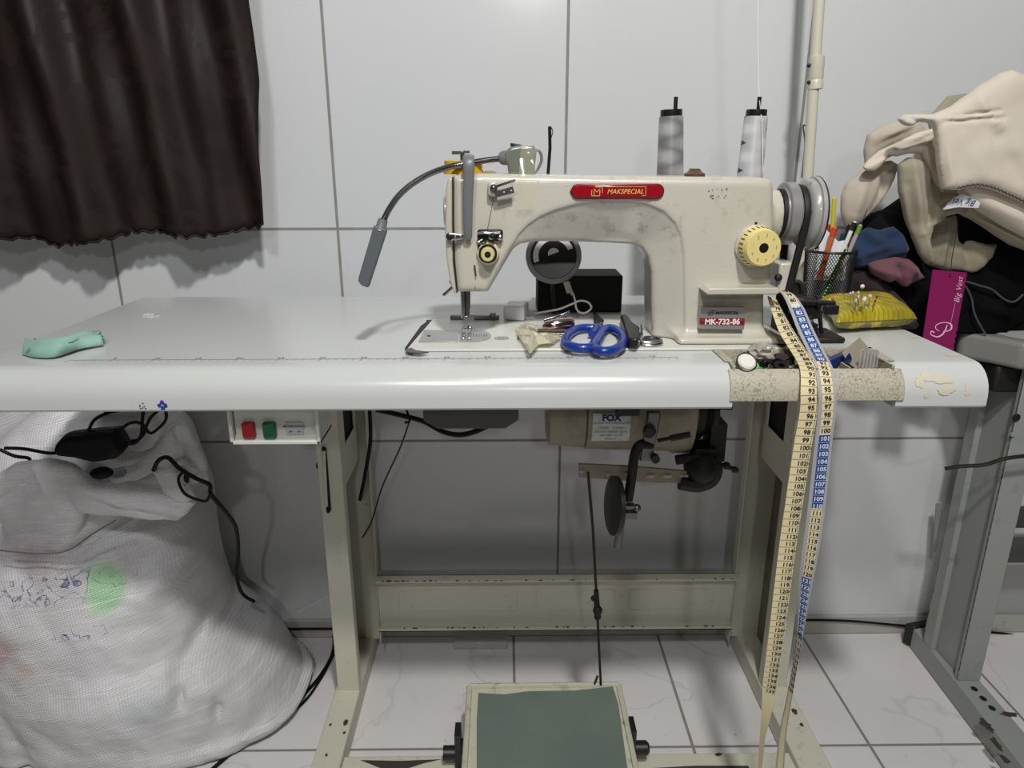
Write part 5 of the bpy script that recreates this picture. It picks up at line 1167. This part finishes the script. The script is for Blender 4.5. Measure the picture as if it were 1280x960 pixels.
# rounded end, full thickness
poly = [Vector((p.x, p.y, GZ)) for p in poly]
poly = poly[:5]+[Vector((1.7, 1.32, GZ)), Vector((1.7, poly[5].y-.05, GZ))]+poly[5:]
q = MB(); q.prism(poly, (0, 0, -.046)); q.build('tabletop', M_gtop, gt, bevel=.008, segs=4)
q = MB(); q.prism([P(a, b, z=GZ+.0006) for a, b in ((1226, 411), (1232, 405), (1262, 402), (1285, 401), (1290, 426), (1262, 421), (1240, 416))], (0, 0, .0012)); q.build('lit_top_sheet', speckled('lit_top_grey', (178, 178, 175), (156, 156, 152), .5, 40), gt)  # paler sheet paints the light falling on the tabletop from above
q = MB(); fz = .05
A, B, C_, D = P(1137, 779, z=fz), P(1160, 775, z=fz), P(1353, 1000, z=fz), P(1312, 1000, z=fz)
q.prism([A, B, C_, D], (0, 0, -.048)); ftg = q.build('foot', M_gst, gt, bevel=.002)
q = MB(); c = P(1128, 776, z=.045); q.prism([A+Vector((-.012, -.004, .004)), A+Vector((.0, -.02, .004)), B+Vector((.004, -.02, .004)), B+Vector((.002, .0, .004))], (0, 0, -.05)); q.build('foot_cap', M_blk, gt, bevel=.003)
q = MB()
for px, py, r in ((1218, 861, .006), (1229, 873, .006), (1240, 885, .006)): blob(q, P(px, py, z=fz+.0006), (1, 0, 0), (0, 1, 0), r, r*1.2, px, k=.1)
q.build('foot_hole', M_slot, ftg, smooth=0, split=True)
q = MB()
for px, py, a_, b_, sd_ in ((1233, 906, .010, .022, 1), (1246, 930, .008, .022, 2), (1262, 893, .020, .008, 3), (1255, 948, .008, .014, 5)): blob(q, P(px, py, z=fz+.0005+.0001*sd_), (1, 0, 0), (0, 1, 0), a_, b_, sd_, k=.5)
q.build('chipped_spot', M_dirt, ftg, smooth=0, split=True)
a, f1, f2 = P(1153, 800, z=fz), P(1197, 851, z=fz), P(1225, 851, z=fz)
up_ = Vector((0, 0, .6735-fz)); d1 = (f1-a); n1_ = Vector((d1.y, -d1.x, 0)).normalized(); n1_ = n1_ if n1_.x > 0 else -n1_; dn = d1.normalized()
q = MB()
q.prism([a+n1_*.010, a+n1_*.013, f1+n1_*.013, f1+n1_*.010], up_)                 # web
q.prism([f1, f2, f2-dn*.006, f1-dn*.006], up_)                                    # front flange
q.prism([a, a+n1_*.045, a+n1_*.045+dn*.005, a+dn*.005], up_)                      # rear flange
q.prism([a, a+dn*.030, a+dn*.030+n1_*.011, a+n1_*.011], up_)                      # rear lip, raised band
q.prism([f1-dn*.012, f1, f1+n1_*.011, f1-dn*.012+n1_*.011], up_)
q.build('leg', M_gst, gt, bevel=.0012)
q = MB(); c = P(1270, 522, y=f1.y-.001); q.lathe([(0, .007), (.001, .007)], c, (0, -1, 0), 18); q.build('leg_hole', M_slot, gt)
q = MB(); c = P(1265, 543, y=f1.y-.001); q.lathe([(0, .004), (.003, .0035)], c, (0, -1, 0), 8); q.build('leg_bolt', M_gst, gt)
q = MB(); x_ = .905; q.box(x_, x_+.6, 1.26, 1.275, P(1270, 660, y=1.26).z, P(1270, 637, y=1.26).z); q.box(x_, x_+.6, 1.2, 1.275, P(1270, 683, y=1.26).z, P(1270, 676, y=1.26).z); q.build('crossbar', nt('dark_grey_enamel', (70, 70, 66), .5), gt, split=True)
q = MB(); x_ = P(1243, 480, y=1.15).x; q.box(x_, x_+.30, 1.15, 1.25, .625, .6735); q.build('motor_pan', M_rub, gt, bevel=.006)
q = MB(); q.tube(spline([P(1181, 586, y=1.13), P(1200, 583, y=1.12), P(1230, 581, y=1.11), P(1258, 573, y=1.10), P(1300, 568, y=1.10)], 6), .0035, 8); tag(q.build('sagging_cable', M_rub), 'dark cable crossing in front of the grey table leg at the right edge', 'cable')
q = MB(); q.tube(spline([P(1255, 672, y=1.29), P(1268, 688, y=1.29), P(1290, 705, y=1.3)], 6), .003, 8); tag(q.build('dangling_cable', M_rub), 'black cable dangling behind the grey table crossbar at the right edge', 'cable')
q = MB(); q.prism([P(1171, 630, y=1.31), P(1177, 628, y=1.31), P(1178, 640, y=1.31), P(1170, 690, y=1.31), P(1167, 690, y=1.31)], (0, .004, 0)); tag(q.build('metal_plate', M_gst), 'thin grey metal plate standing behind the grey table leg', 'plate')
q = MB(); q.tube([P(1243, 655, y=1.34), P(1290, 750, y=1.34)], .0015, 6)

# ================================================================ CLOTHES HEAP
M_f1 = fabric('light_beige_cotton', (216, 206, 192), (208, 197, 182)); M_f2 = fabric('beige_cotton', (190, 180, 165), (182, 171, 156)); M_f3 = fabric('khaki_cotton', (164, 156, 138), (152, 144, 126), nscale=20)
M_fd = fabric('black_cloth', (11, 11, 12), (17, 17, 20)); M_fd.node_tree.nodes['Principled BSDF'].inputs['Sheen Weight'].default_value = 0; M_fd.node_tree.nodes['Principled BSDF'].inputs['Specular IOR Level'].default_value = .08; M_fn = fabric('navy_cloth', (44, 62, 92), (34, 48, 74)); M_fm = fabric('mauve_cloth', (116, 78, 86), (92, 62, 70)); M_fb = fabric('dark_maroon_cloth', (50, 34, 36), (38, 27, 29))
GR = 'clothes heaped on the grey table'
def garment(name, label, pts, Y0, bulge, mt, **k):
    return tag(cloth(pts, Y0, bulge, **k).build(name, mt, smooth=180), label, 'clothing', GR)
garment('black_garment', 'black garment filling the dark middle and bottom of the clothes heap', [(1062, 285), (1080, 268), (1110, 262), (1150, 235), (1200, 235), (1300, 250), (1420, 260), (1420, 395), (1300, 398), (1260, 404), (1232, 425), (1205, 440), (1190, 440), (1150, 435), (1118, 405), (1085, 376), (1064, 350)], 1.24, .055, M_fd, R=.05, folds=[(1100, 300, 1160, 400, 12, 12), (1190, 370, 1270, 400, 10, 9), (1230, 330, 1280, 380, -12, 12), (1215, 350, 1235, 410, 9, 5), (1150, 280, 1170, 350, 10, 10)], seed=11, wamp=.006, wfr=45, h=.0042, zmin=GZ+.0015)
garment('black_trousers', 'black folded trousers lying on the front of the grey table, right of the magenta tag', [(1150, 330), (1200, 335), (1240, 330), (1300, 335), (1420, 340), (1420, 440), (1300, 440), (1205, 440), (1180, 430), (1150, 400)], 1.215, .018, M_fd, R=.03, folds=[(1200, 350, 1290, 390, 9, 8), (1215, 345, 1245, 410, 8, 5), (1180, 360, 1195, 410, -8, 6), (1240, 350, 1290, 350, 7, 5)], seed=33, wamp=.004, wfr=55, h=.004, zmin=GZ+.003)
garment('black_sleeve', 'black sleeve hanging down in the gap between the white table and the grey table', [(1096, 370), (1150, 375), (1196, 380), (1196, 400), (1204, 425), (1190, 470), (1150, 460), (1110, 440), (1098, 400)], 1.235, .018, M_fd, R=.03, folds=[(1150, 390, 1160, 440, 6, 8)], seed=31, wamp=.003, wfr=60)
garment('navy_garment', 'blue crumpled garment behind the pencil cup in the clothes heap', [(1062, 305), (1074, 292), (1085, 284), (1100, 288), (1115, 283), (1128, 294), (1134, 310), (1128, 322), (1110, 330), (1090, 334), (1070, 334), (1060, 322)], 1.17, .012, M_fn, R=.012, folds=[(1070, 320, 1120, 300, 8, 6), (1085, 330, 1125, 318, -6, 5), (1080, 290, 1110, 310, 7, 8)], seed=12, wamp=.006, wfr=110)
garment('mauve_garment', 'dusty mauve garment under the blue one in the clothes heap', [(1084, 330), (1100, 324), (1120, 321), (1136, 324), (1148, 336), (1153, 346), (1142, 354), (1130, 359), (1120, 350), (1108, 352), (1096, 346), (1087, 340)], 1.155, .008, M_fm, R=.01, folds=[(1090, 335, 1125, 345, 6, 5), (1118, 325, 1126, 356, -7, 4), (1130, 328, 1146, 346, 5, 5)], seed=13, wamp=.005, wfr=120)
garment('maroon_garment', 'dark maroon garment low in the heap behind the yellow pincushion', [(1060, 345), (1075, 338), (1092, 342), (1108, 354), (1122, 368), (1135, 384), (1148, 405), (1140, 412), (1100, 405), (1066, 390), (1060, 370)], 1.18, .02, M_fb, R=.03, folds=[(1065, 350, 1100, 365, 6, 6), (1080, 370, 1120, 395, -6, 7)], seed=14, wamp=.004, wfr=70)
garment('rear_beige_garment', 'taupe beige cloth peeking out behind the top left of the heap', [(1160, 150), (1175, 132), (1186, 120), (1205, 117), (1225, 116), (1235, 130), (1230, 200), (1215, 260), (1190, 260), (1170, 200)], 1.285, .008, M_f3, seed=15, h=.003)
garment('draped_sleeve', 'beige sleeve hanging at the left side of the clothes heap above the pencil cup', [(1078, 212), (1095, 205), (1112, 200), (1122, 206), (1116, 225), (1104, 247), (1090, 264), (1074, 280), (1066, 286), (1056, 284), (1051, 268), (1051, 246), (1058, 230)], 1.19, .012, M_f2, R=.022, folds=[(1100, 208, 1096, 250, -5, 4), (1075, 225, 1062, 270, 8, 10), (1108, 215, 1085, 262, -6, 6)], seed=16, wamp=.002, wfr=60)
garment('upper_left_fold', 'pale beige folded cloth at the upper left shoulder of the heap', [(1082, 208), (1080, 185), (1084, 168), (1100, 158), (1122, 150), (1145, 150), (1160, 165), (1140, 178), (1115, 185), (1098, 196), (1090, 208)], 1.20, .009, M_f2, R=.016, folds=[(1086, 205, 1118, 182, 7, 4), (1100, 178, 1140, 160, -4, 4), (1088, 200, 1130, 172, -7, 6), (1090, 175, 1130, 158, 6, 8)], seed=17, wamp=.0015, wfr=60)
garment('pale_hem', 'pale beige hem folded over across the left of the heap', [(1078, 209), (1086, 200), (1100, 188), (1122, 178), (1145, 166), (1168, 160), (1172, 172), (1160, 178), (1140, 186), (1122, 192), (1108, 198), (1100, 208), (1092, 214), (1082, 213)], 1.16, .004, M_f1, R=.008, folds=[(1085, 204, 1110, 190, -4, 3), (1120, 186, 1165, 168, -4, 3), (1082, 210, 1150, 172, 4, 5)], seed=18, wamp=.001, wfr=60, h=.003)
garment('inner_panel', 'beige panel hanging in the middle of the heap beside the big front cloth', [(1108, 192), (1135, 184), (1160, 176), (1172, 190), (1178, 238), (1176, 245), (1166, 228), (1155, 205), (1150, 192), (1135, 192), (1120, 196)], 1.145, .008, M_f2, R=.015, folds=[(1150, 186, 1172, 235, 5, 5)], seed=19, wamp=.001, wfr=60, h=.003)
kh = garment('khaki_trousers', 'khaki trousers with a white name label at the waistband, in the middle of the heap', [(1122, 206), (1136, 196), (1152, 200), (1164, 222), (1176, 236), (1200, 240), (1240, 252), (1300, 280), (1420, 300), (1420, 345), (1300, 320), (1262, 306), (1240, 292), (1215, 275), (1196, 266), (1180, 270), (1166, 282), (1160, 300), (1166, 330), (1158, 330), (1148, 318), (1140, 298), (1132, 270), (1124, 240)], 1.15, .012, M_f3, R=.016, folds=[(1136, 205, 1146, 290, 9, 7), (1162, 225, 1156, 280, -9, 4), (1168, 235, 1162, 275, 5, 2.5), (1173, 240, 1167, 272, 4, 2), (1185, 245, 1290, 285, 6, 9), (1155, 282, 1200, 264, 6, 2.5), (1200, 264, 1275, 304, 6, 2.5), (1130, 230, 1138, 280, -4, 5), (1150, 290, 1160, 325, 4, 3)], seed=20, wamp=.0022, wfr=70, h=.0026)
garment('khaki_waist_inside', 'khaki inner side of the trouser waist hanging below the label', [(1146, 304), (1152, 290), (1170, 276), (1194, 268), (1198, 300), (1212, 300), (1232, 305), (1246, 304), (1240, 318), (1228, 334), (1216, 341), (1200, 338), (1178, 337), (1160, 332), (1148, 320)], 1.185, .009, fabric('dark_khaki', (150, 142, 122), (128, 120, 102)), R=.015, folds=[(1180, 280, 1172, 330, 6, 6), (1200, 285, 1206, 330, -9, 7), (1215, 305, 1235, 320, 6, 5), (1150, 310, 1165, 328, 5, 6)], seed=21, wamp=.0015, wfr=70)
garment('rolled_edge_cloth', 'smooth beige rolled cloth just under the big front cloth at right', [(1190, 222), (1220, 220), (1250, 226), (1282, 234), (1340, 255), (1420, 270), (1420, 330), (1340, 318), (1282, 298), (1248, 280), (1220, 262), (1204, 250)], 1.128, .016, M_f1, R=.02, folds=[(1210, 245, 1282, 280, 5, 10)], seed=22, wamp=.001, wfr=40)
garment('front_cloth', 'big light beige cloth with a zigzag stitched edge on top of the heap', [(1166, 160), (1160, 154), (1148, 152), (1136, 158), (1128, 156), (1124, 149), (1130, 143), (1165, 143), (1190, 133), (1210, 118), (1226, 106), (1240, 98), (1250, 91), (1262, 88), (1274, 93), (1290, 100), (1340, 118), (1420, 140), (1420, 285), (1340, 270), (1282, 254), (1262, 246), (1240, 237), (1222, 233), (1205, 234), (1195, 238), (1177, 236), (1174, 222), (1170, 205), (1168, 180)], 1.10, .014, M_f1, R=.018, folds=[(1185, 147, 1240, 139, -6, 2.5), (1172, 153, 1230, 148, -6, 2.5), (1180, 149, 1215, 146, 5, 3), (1166, 160, 1172, 235, 5, 2.5), (1240, 170, 1275, 240, -4, 10), (1195, 175, 1230, 225, 3, 12), (1225, 150, 1245, 148, -4, 3), (1215, 115, 1222, 145, 6, 8), (1170, 165, 1185, 235, 3, 6), (1245, 130, 1270, 200, 4, 22), (1225, 140, 1240, 160, 5, 8), (1128, 148, 1150, 153, -6, 3), (1230, 185, 1280, 190, 3, 14)], seed=23, wamp=.0028, wfr=42, h=.0028)
# zigzag stitching along its lower edge
q = MB(); zz = spline([P(1197, 235, y=1.0705), P(1222, 231, y=1.068), P(1245, 236, y=1.068), P(1265, 245, y=1.068), P(1285, 254, y=1.068), P(1310, 262, y=1.068)], 9)
pts = [p+Vector((0, 0, .0012 if i % 2 else -.0008)) for i, p in enumerate(zz)]; q.tube(pts, .0009, 5)
tag(q.build('zigzag_stitching', nt('dark_stitch', (52, 42, 34), .8)), 'dark zigzag stitching thread along the front cloth edge', 'thread')
# woven label, upside down
M_lbw = nt('white_satin_label', (214, 214, 222), .45); lbq = [P(a, b, y=1.112) for a, b in ((1180, 262), (1190, 250), (1204, 242), (1226, 252), (1223, 260), (1198, 259))]
q = MB(); q.prism(lbq, (0, .004, 0)); lo = tag(q.build('garment_label', M_lbw), 'white woven name label upside down on the khaki waistband', 'label')
q = MB(); q.text('Big Vest', P(1203, 253, y=1.1110), (-1, 0, .08), (-.1, 0, -1), .0125, shear=.35, bold=-.005); q.build('label_lettering', nt('label_ink', (34, 36, 56), .6), lo, smooth=0)
for pts, wl in (([(1207, 358), (1214, 372), (1218, 392), (1226, 408), (1232, 418)], 'grey drawstring hanging straight down beside the magenta tag'), ([(1208, 352), (1225, 357), (1240, 362), (1255, 374), (1268, 377), (1279, 368)], 'grey drawstring curving right across the black trousers')):
    q = MB(); q.tube(spline([P(a, b, y=1.172) for a, b in pts], 6), .0016, 6); tag(q.build('drawstring', fabric('slate_cord', (62, 72, 76))), wl, 'drawstring')
# ================================================================ MAGENTA TAG
ht = thing('hang_tag', 'magenta card hang tag with white script lettering hanging from the khaki trousers', 'tag', tuple(P(1185, 340, y=1.12)))
Yt = 1.12; c4 = [P(a, b, y=Yt) for a, b in ((1166, 337), (1209, 341), (1191, 441), (1152, 434))]
M_mag = nt('magenta_card', (134, 28, 88), .35); M_pk = nt('pale_pink_print', (238, 204, 222), .5)
right = [c4[1].lerp(c4[2], t) for t in (0, .45, .66)]+[c4[1].lerp(c4[2], t)+Vector((.0012*(-1)**k, 0, 0)) for k, t in enumerate((.70, .74, .78, .82, .86, .90, .94))]
q = MB(); q.prism([c4[0]]+right+[c4[2], c4[3]], (0, .0012, 0)); cd_ = q.build('tag_card', M_mag, ht)
ux = (c4[1]-c4[0]).normalized(); vz = (c4[0]-c4[3]).normalized(); yo = Vector((0, -.0006, 0))
q = MB(); pp = spline([P(a, b, y=Yt-.0006) for a, b in ((1183, 405), (1178, 409), (1175, 407), (1178, 404), (1185, 405), (1187, 412), (1180, 421), (1170, 421), (1164, 417), (1162, 414))][::-1], 4)
def script(mb, px, wds):
    pts = spline([P(a, b, y=Yt-.0006) for a, b in px], 5); n_ = len(pts); W = np.interp(np.linspace(0, 1, n_), np.linspace(0, 1, len(wds)), wds)
    L, R = [], []
    for i, p in enumerate(pts):
        d = (pts[min(i+1, n_-1)]-pts[max(i-1, 0)]); nn = Vector((-d.z, 0, d.x)).normalized()*W[i]; L.append(p+nn); R.append(p-nn)
    mb.add(L+R, [(i, i+1, n_+i+1, n_+i) for i in range(n_-1)])
script(q, [(1184, 406), (1182, 412), (1178, 418), (1172, 421), (1165, 419), (1163, 416), (1165, 414), (1168, 416)], [.0006, .0012, .0013, .0008, .0005, .0009, .0006])
script(q, [(1174, 414), (1170, 411), (1170, 407), (1175, 404), (1183, 403), (1189, 406), (1189, 411), (1184, 414), (1179, 414)], [.0004, .0005, .0006, .0006, .0006, .0011, .0012, .0006, .0004])
q.text('Big Vest', P(1198, 362, y=Yt-.0007), vz, -ux, .0125, shear=.3, bold=-.01)
a, b = P(1194, 378, y=Yt-.0007), P(1188, 405, y=Yt-.0007); q.add([a, a+ux*.0004, b+ux*.0004, b], [(0, 1, 2, 3)])
q.build('printed_lettering', M_pk, cd_, smooth=0)
q = MB(); q.tube([P(1188, 344, y=Yt-.001), P(1190, 322, y=1.13), P(1194, 300, y=1.135), P(1198, 270, y=1.14)], .0007, 6); q.ell(P(1187.5, 345, y=Yt-.001), .0015); q.build('tag_string', M_fb, ht)

# ================================================================ PENCIL CUP AND PENS
M_mesh = nt('black_wire_mesh', (20, 20, 21), .4, .4)
cc = P(1034.5, 345, y=1.165); cupx, cupy = cc.x, 1.165; rt_ = .0385; rb_ = .034; zt_ = P(1034, 313, y=cupy).z; zb_ = TOP+.001
cup = thing('pencil_cup', 'round black wire mesh pencil cup holding pens behind the pincushion', 'cup', (cupx, cupy, TOP))
q = MB(); nn, mm_ = 54, 26; vs = []
for j in range(mm_+1):
    for i in range(nn):
        a = 2*math.pi*(i+.5*(j % 2))/nn; r_ = rb_+(rt_-rb_)*j/mm_; vs.append((cupx+r_*math.cos(a), cupy+r_*math.sin(a), zb_+.002+(zt_-zb_-.002)*j/mm_))
fs = []
for j in range(0, mm_-1):
    for i in range(nn):
        o = j % 2; fs.append((j*nn+i, (j+1)*nn+(i+o) % nn, (j+2)*nn+i, (j+1)*nn+(i+o-1) % nn))
q.add(vs, fs); o = q.build('mesh_wall', M_mesh, cup, smooth=0); md = o.modifiers.new('w', 'WIREFRAME'); md.thickness = .0011; md.use_replace = True
q = MB(); q.tube(ring((cupx, cupy, zt_), (1, 0, 0), (0, 1, 0), rt_, rt_, 40), .0022, 8, True); q.build('rim', M_blk, cup)
q = MB(); q.lathe([(0, rb_), (.004, rb_), (.0041, rb_-.002)], (cupx, cupy, zb_), (0, 0, 1), 40); q.build('cup_base', M_blk, cup)
def pen(name, label, cat, px0, px1, r, mt, tip=None, dy=0, dy2=None):
    (a, b), (c, d) = px0, px1; top = P(c, d, y=cupy+dy); low = P(a, b, y=cupy+(dy if dy2 is None else dy2)); q = MB()
    q.tube([low, top], r, 10); q.ell(top, r*1.02); q.build('barrel', mt, o2 := thing(name, label, cat, tuple(low)))
    if tip: q = MB(); dd = (top-low).normalized(); q.tube([top-dd*.012, top+dd*.001], r*1.12, 10); q.build('cap', tip, o2)
nc = lambda n, c, r=.35: nt(n, c, r)
pen('yellow_stick', 'flat yellow stick standing tallest at the left of the pencil cup', 'stick', (1036, 350), (1043, 249), .0032, nc('yellow_plastic_stick', (206, 190, 40)), None, .01)
pen('orange_pen', 'orange pen leaning in the front of the pencil cup', 'pen', (1024, 350), (1043, 286), .0042, nc('amber_plastic', (196, 98, 36)), nc('red_cap', (196, 66, 44)), -.015)
pen('teal_pen', 'dark teal capped pen in the middle of the pencil cup', 'pen', (1040, 350), (1054, 293), .0036, nc('dark_teal', (34, 62, 60)), nc('teal_cap', (30, 54, 54)), .012)
pen('white_pen', 'white pen slanting right in the pencil cup', 'pen', (1038, 350), (1068, 279), .0034, nc('white_barrel', (222, 222, 220)), nc('black_pen_tip', (30, 30, 32)), .0)
pen('silver_pen', 'silver pen with a green end slanting right in the pencil cup', 'pen', (1046, 350), (1075, 283), .0034, nc('silver_barrel', (170, 160, 152), .25), nc('lime_end', (110, 150, 50)), -.006)
pen('dark_pen', 'thin black pen between the white pens in the cup', 'pen', (1046, 350), (1062, 276), .0024, nc('ink_black', (26, 26, 30)), None, .018)
pen('red_pencil', 'short red pencil at the left rim of the pencil cup', 'pencil', (1033, 345), (1036, 282), .0024, nc('red_paint', (190, 60, 30)), None, .02)
pen('needle_awl', 'long thin steel needle standing highest at the right of the cup', 'needle', (1055, 330), (1084, 262), .0007, M_steel, None, .01)
q = MB(); q.prism([P(a, b, y=cupy+.002) for a, b in ((1018, 350), (1026, 300), (1034, 288), (1048, 302), (1060, 300), (1056, 350))], (0, .003, 0)); tag(q.build('folded_paper', nc('white_paper', (226, 228, 232), .7)), 'folded white paper standing inside the pencil cup', 'paper')
q = MB(); a, b = P(1027, 372, y=cupy-.030), P(1058, 312, y=cupy-.030); q.tube([a, b], .0034, 8); o = tag(q.build('green_strip', nc('dark_green', (34, 70, 30), .3)), 'slanting green beaded strip seen through the front of the mesh cup', 'strip')
q = MB()
for k in range(16): q.ell(a.lerp(b, (k+.5)/16)+Vector((0, -.003, 0)), .0012, n=8)
q.build('bead', nc('lime_bead', (170, 214, 60), .2), o, split=True)

# ================================================================ PINCUSHION AND PINS
M_pin = nt('yellow_satin', (196, 178, 30), .35, spec=.6); g = G(M_pin); v = g.obj()
sp_ = g.n('ShaderNodeSeparateXYZ', {0: v}); ln = g.math('SINE', g.math('MULTIPLY_ADD', sp_.outputs[0], 900., g.math('MULTIPLY', sp_.outputs[1], 120.)))
cl = g.mix(g.ramp(g.noise(v, 18, 3), [(.4, BW(0)), (.65, BW(1))]), lin((186, 170, 36)), lin((134, 122, 28)))
cl = g.mix(g.ramp(ln, [(.45, BW(0)), (.95, BW(.55))]), cl, lin((130, 112, 18)))
low_ = g.n('ShaderNodeMapRange', {0: sp_.outputs[2], 1: .017, 2: .013, 3: 0., 4: 1.}).outputs[0]
prt = g.ramp(g.noise(v, 42, 3, .5, 1), [(.47, BW(0)), (.52, BW(1))])
cl = g.mix(low_, cl, g.mix(prt, lin((198, 184, 70)), lin((128, 120, 64)))); g.col(cl); g.bump(g.math('ADD', g.math('MULTIPLY', ln, .5), g.noise(v, 60, 3)), .35, .0010)
pa, pb, pc_, pd = P(1046, 420, z=TOP), P(1140, 414, z=TOP), P(1112, 388, z=TOP), P(1018, 392, z=TOP)
pcn = (pa+pb+pc_+pd)/4; e1 = ((pb-pa)+(pc_-pd))/4; e2 = ((pd-pa)+(pc_-pb))/4
cu = thing('pincushion', 'yellow satin pillow pincushion with printed underside at the right end of the table', 'pincushion', (pcn.x, pcn.y, TOP))
n_ = 44; zc0 = TOP+.0175; vs = []
for sgn in (1, -1):
    for j in range(n_+1):
        for i in range(n_+1):
            u, v__ = -1+2*i/n_, -1+2*j/n_; pinch = 1-.10*(1-u*u)*abs(v__)**2-.10*(1-v__*v__)*abs(u)**2
            hh = (max(0, 1-u**4)*max(0, 1-v__**4))**.5
            bl = (.020 if sgn > 0 else -.0160)*hh**.75
            p = pcn+e1*u*(1-.12*(1-abs(v__))*abs(u)**3)+e2*v__*(1-.12*(1-abs(u))*abs(v__)**3); edge = .0015*math.sin(u*40+v__*33)*(1-hh)
            vs.append((p.x, p.y, zc0-.004*(1-hh)*0+bl+edge+.0012*math.sin(u*9+v__*7)*math.sin(v__*8+u*3)*hh*(1 if sgn > 0 else .5)))
N2 = (n_+1)**2; fs = []
for s_ in (0, 1):
    for j in range(n_):
        for i in range(n_):
            o = s_*N2; f = (o+j*(n_+1)+i, o+j*(n_+1)+i+1, o+(j+1)*(n_+1)+i+1, o+(j+1)*(n_+1)+i); fs.append(f if s_ == 0 else f[::-1])
q = MB(); q.add(vs, fs); o = q.build('cushion_body', M_pin, cu, smooth=180)
q = MB(); ed = [pcn+e1*u*1.005+e2*v__*1.005 for u, v__ in [(-1+.1*k, -1) for k in range(21)]+[(1, -1+.1*k) for k in range(21)]]; q.tube([Vector((p.x, p.y, zc0)) for p in ed], .0009, 6); q.build('seam', nc('brown_seam', (92, 78, 30), .7), cu)
pins = [(1063, 383, 1063, 367, 0), (1067, 384, 1066, 366, 0), (1072, 383, 1073, 366, 0), (1076, 381, 1078, 358, 1), (1073, 387, 1073, 371, 0), (1080, 386, 1081, 373, 2), (1086, 384, 1087.5, 370.5, 3), (1092, 385, 1096, 371, 4), (1090, 383, 1094, 376, 4), (1084, 387, 1080, 375, 2), (1069, 388, 1070, 376, 0), (1056, 376, 1054, 366, 4)]
M_pm = [nc('pin_steel', (200, 200, 196), .2), nc('ivory_head', (226, 220, 196), .3), nc('white_head', (214, 216, 212), .3), nc('pink_head', (226, 178, 172), .3), nc('dark_head', (40, 38, 40), .3)]
words = ['short steel pin left-most on the pincushion', 'steel pin just right of the left-most pin', 'steel pin third from the left on the pincushion', 'tall pin with an ivory ball head on the pincushion', 'steel pin leaning in front of the ivory headed pin', 'pin with a small white head left of the pink one', 'pin with a pink ball head on the pincushion', 'dark headed pin at the far right of the cluster', 'short dark headed pin just right of the pink pin', 'white headed pin leaning left in the pin cluster', 'low steel pin at the front of the pin cluster', 'single dark pin behind at the left back of the cushion']
for (a, b, c, d, k), wl in zip(pins, words):
    base = P(a, b, z=zc0+.017); top = P(c, d, y=base.y); t_ = thing('pin', wl, 'pin', tuple(base), 'pins in the pincushion')
    q = MB(); q.tube([base-(top-base)*.15, top], .0005, 6); q.build('shaft', M_chrome, t_)
    q = MB(); rr_ = (.0015, .0030, .0026, .0030, .0014)[k]; q.ell(top, rr_, rr_, rr_*(1.6 if k == 0 else 1)); q.build('head', M_pm[k], t_)
for px, py, cl_, wl in ((1041, 374, (196, 60, 60), 'tiny red bead lying behind the pincushion'), (1037, 375, (200, 180, 60), 'tiny yellow bead beside the red one behind the pincushion')):
    q = MB(); q.ell(P(px, py, z=zc0+.021), .0022); tag(q.build('bead', nc('bead', cl_, .3)), wl, 'bead', 'beads on the pincushion')
# clear container on the floor by the wall
q = MB(); a, b = P(566, 797, y=1.30), P(634, 797, y=1.30); q.box(a.x, b.x, 1.30, 1.34, .0005, .018); tag(q.build('clear_container', M_clr, bevel=.003), 'low clear plastic container on the floor behind the crossbar', 'container')
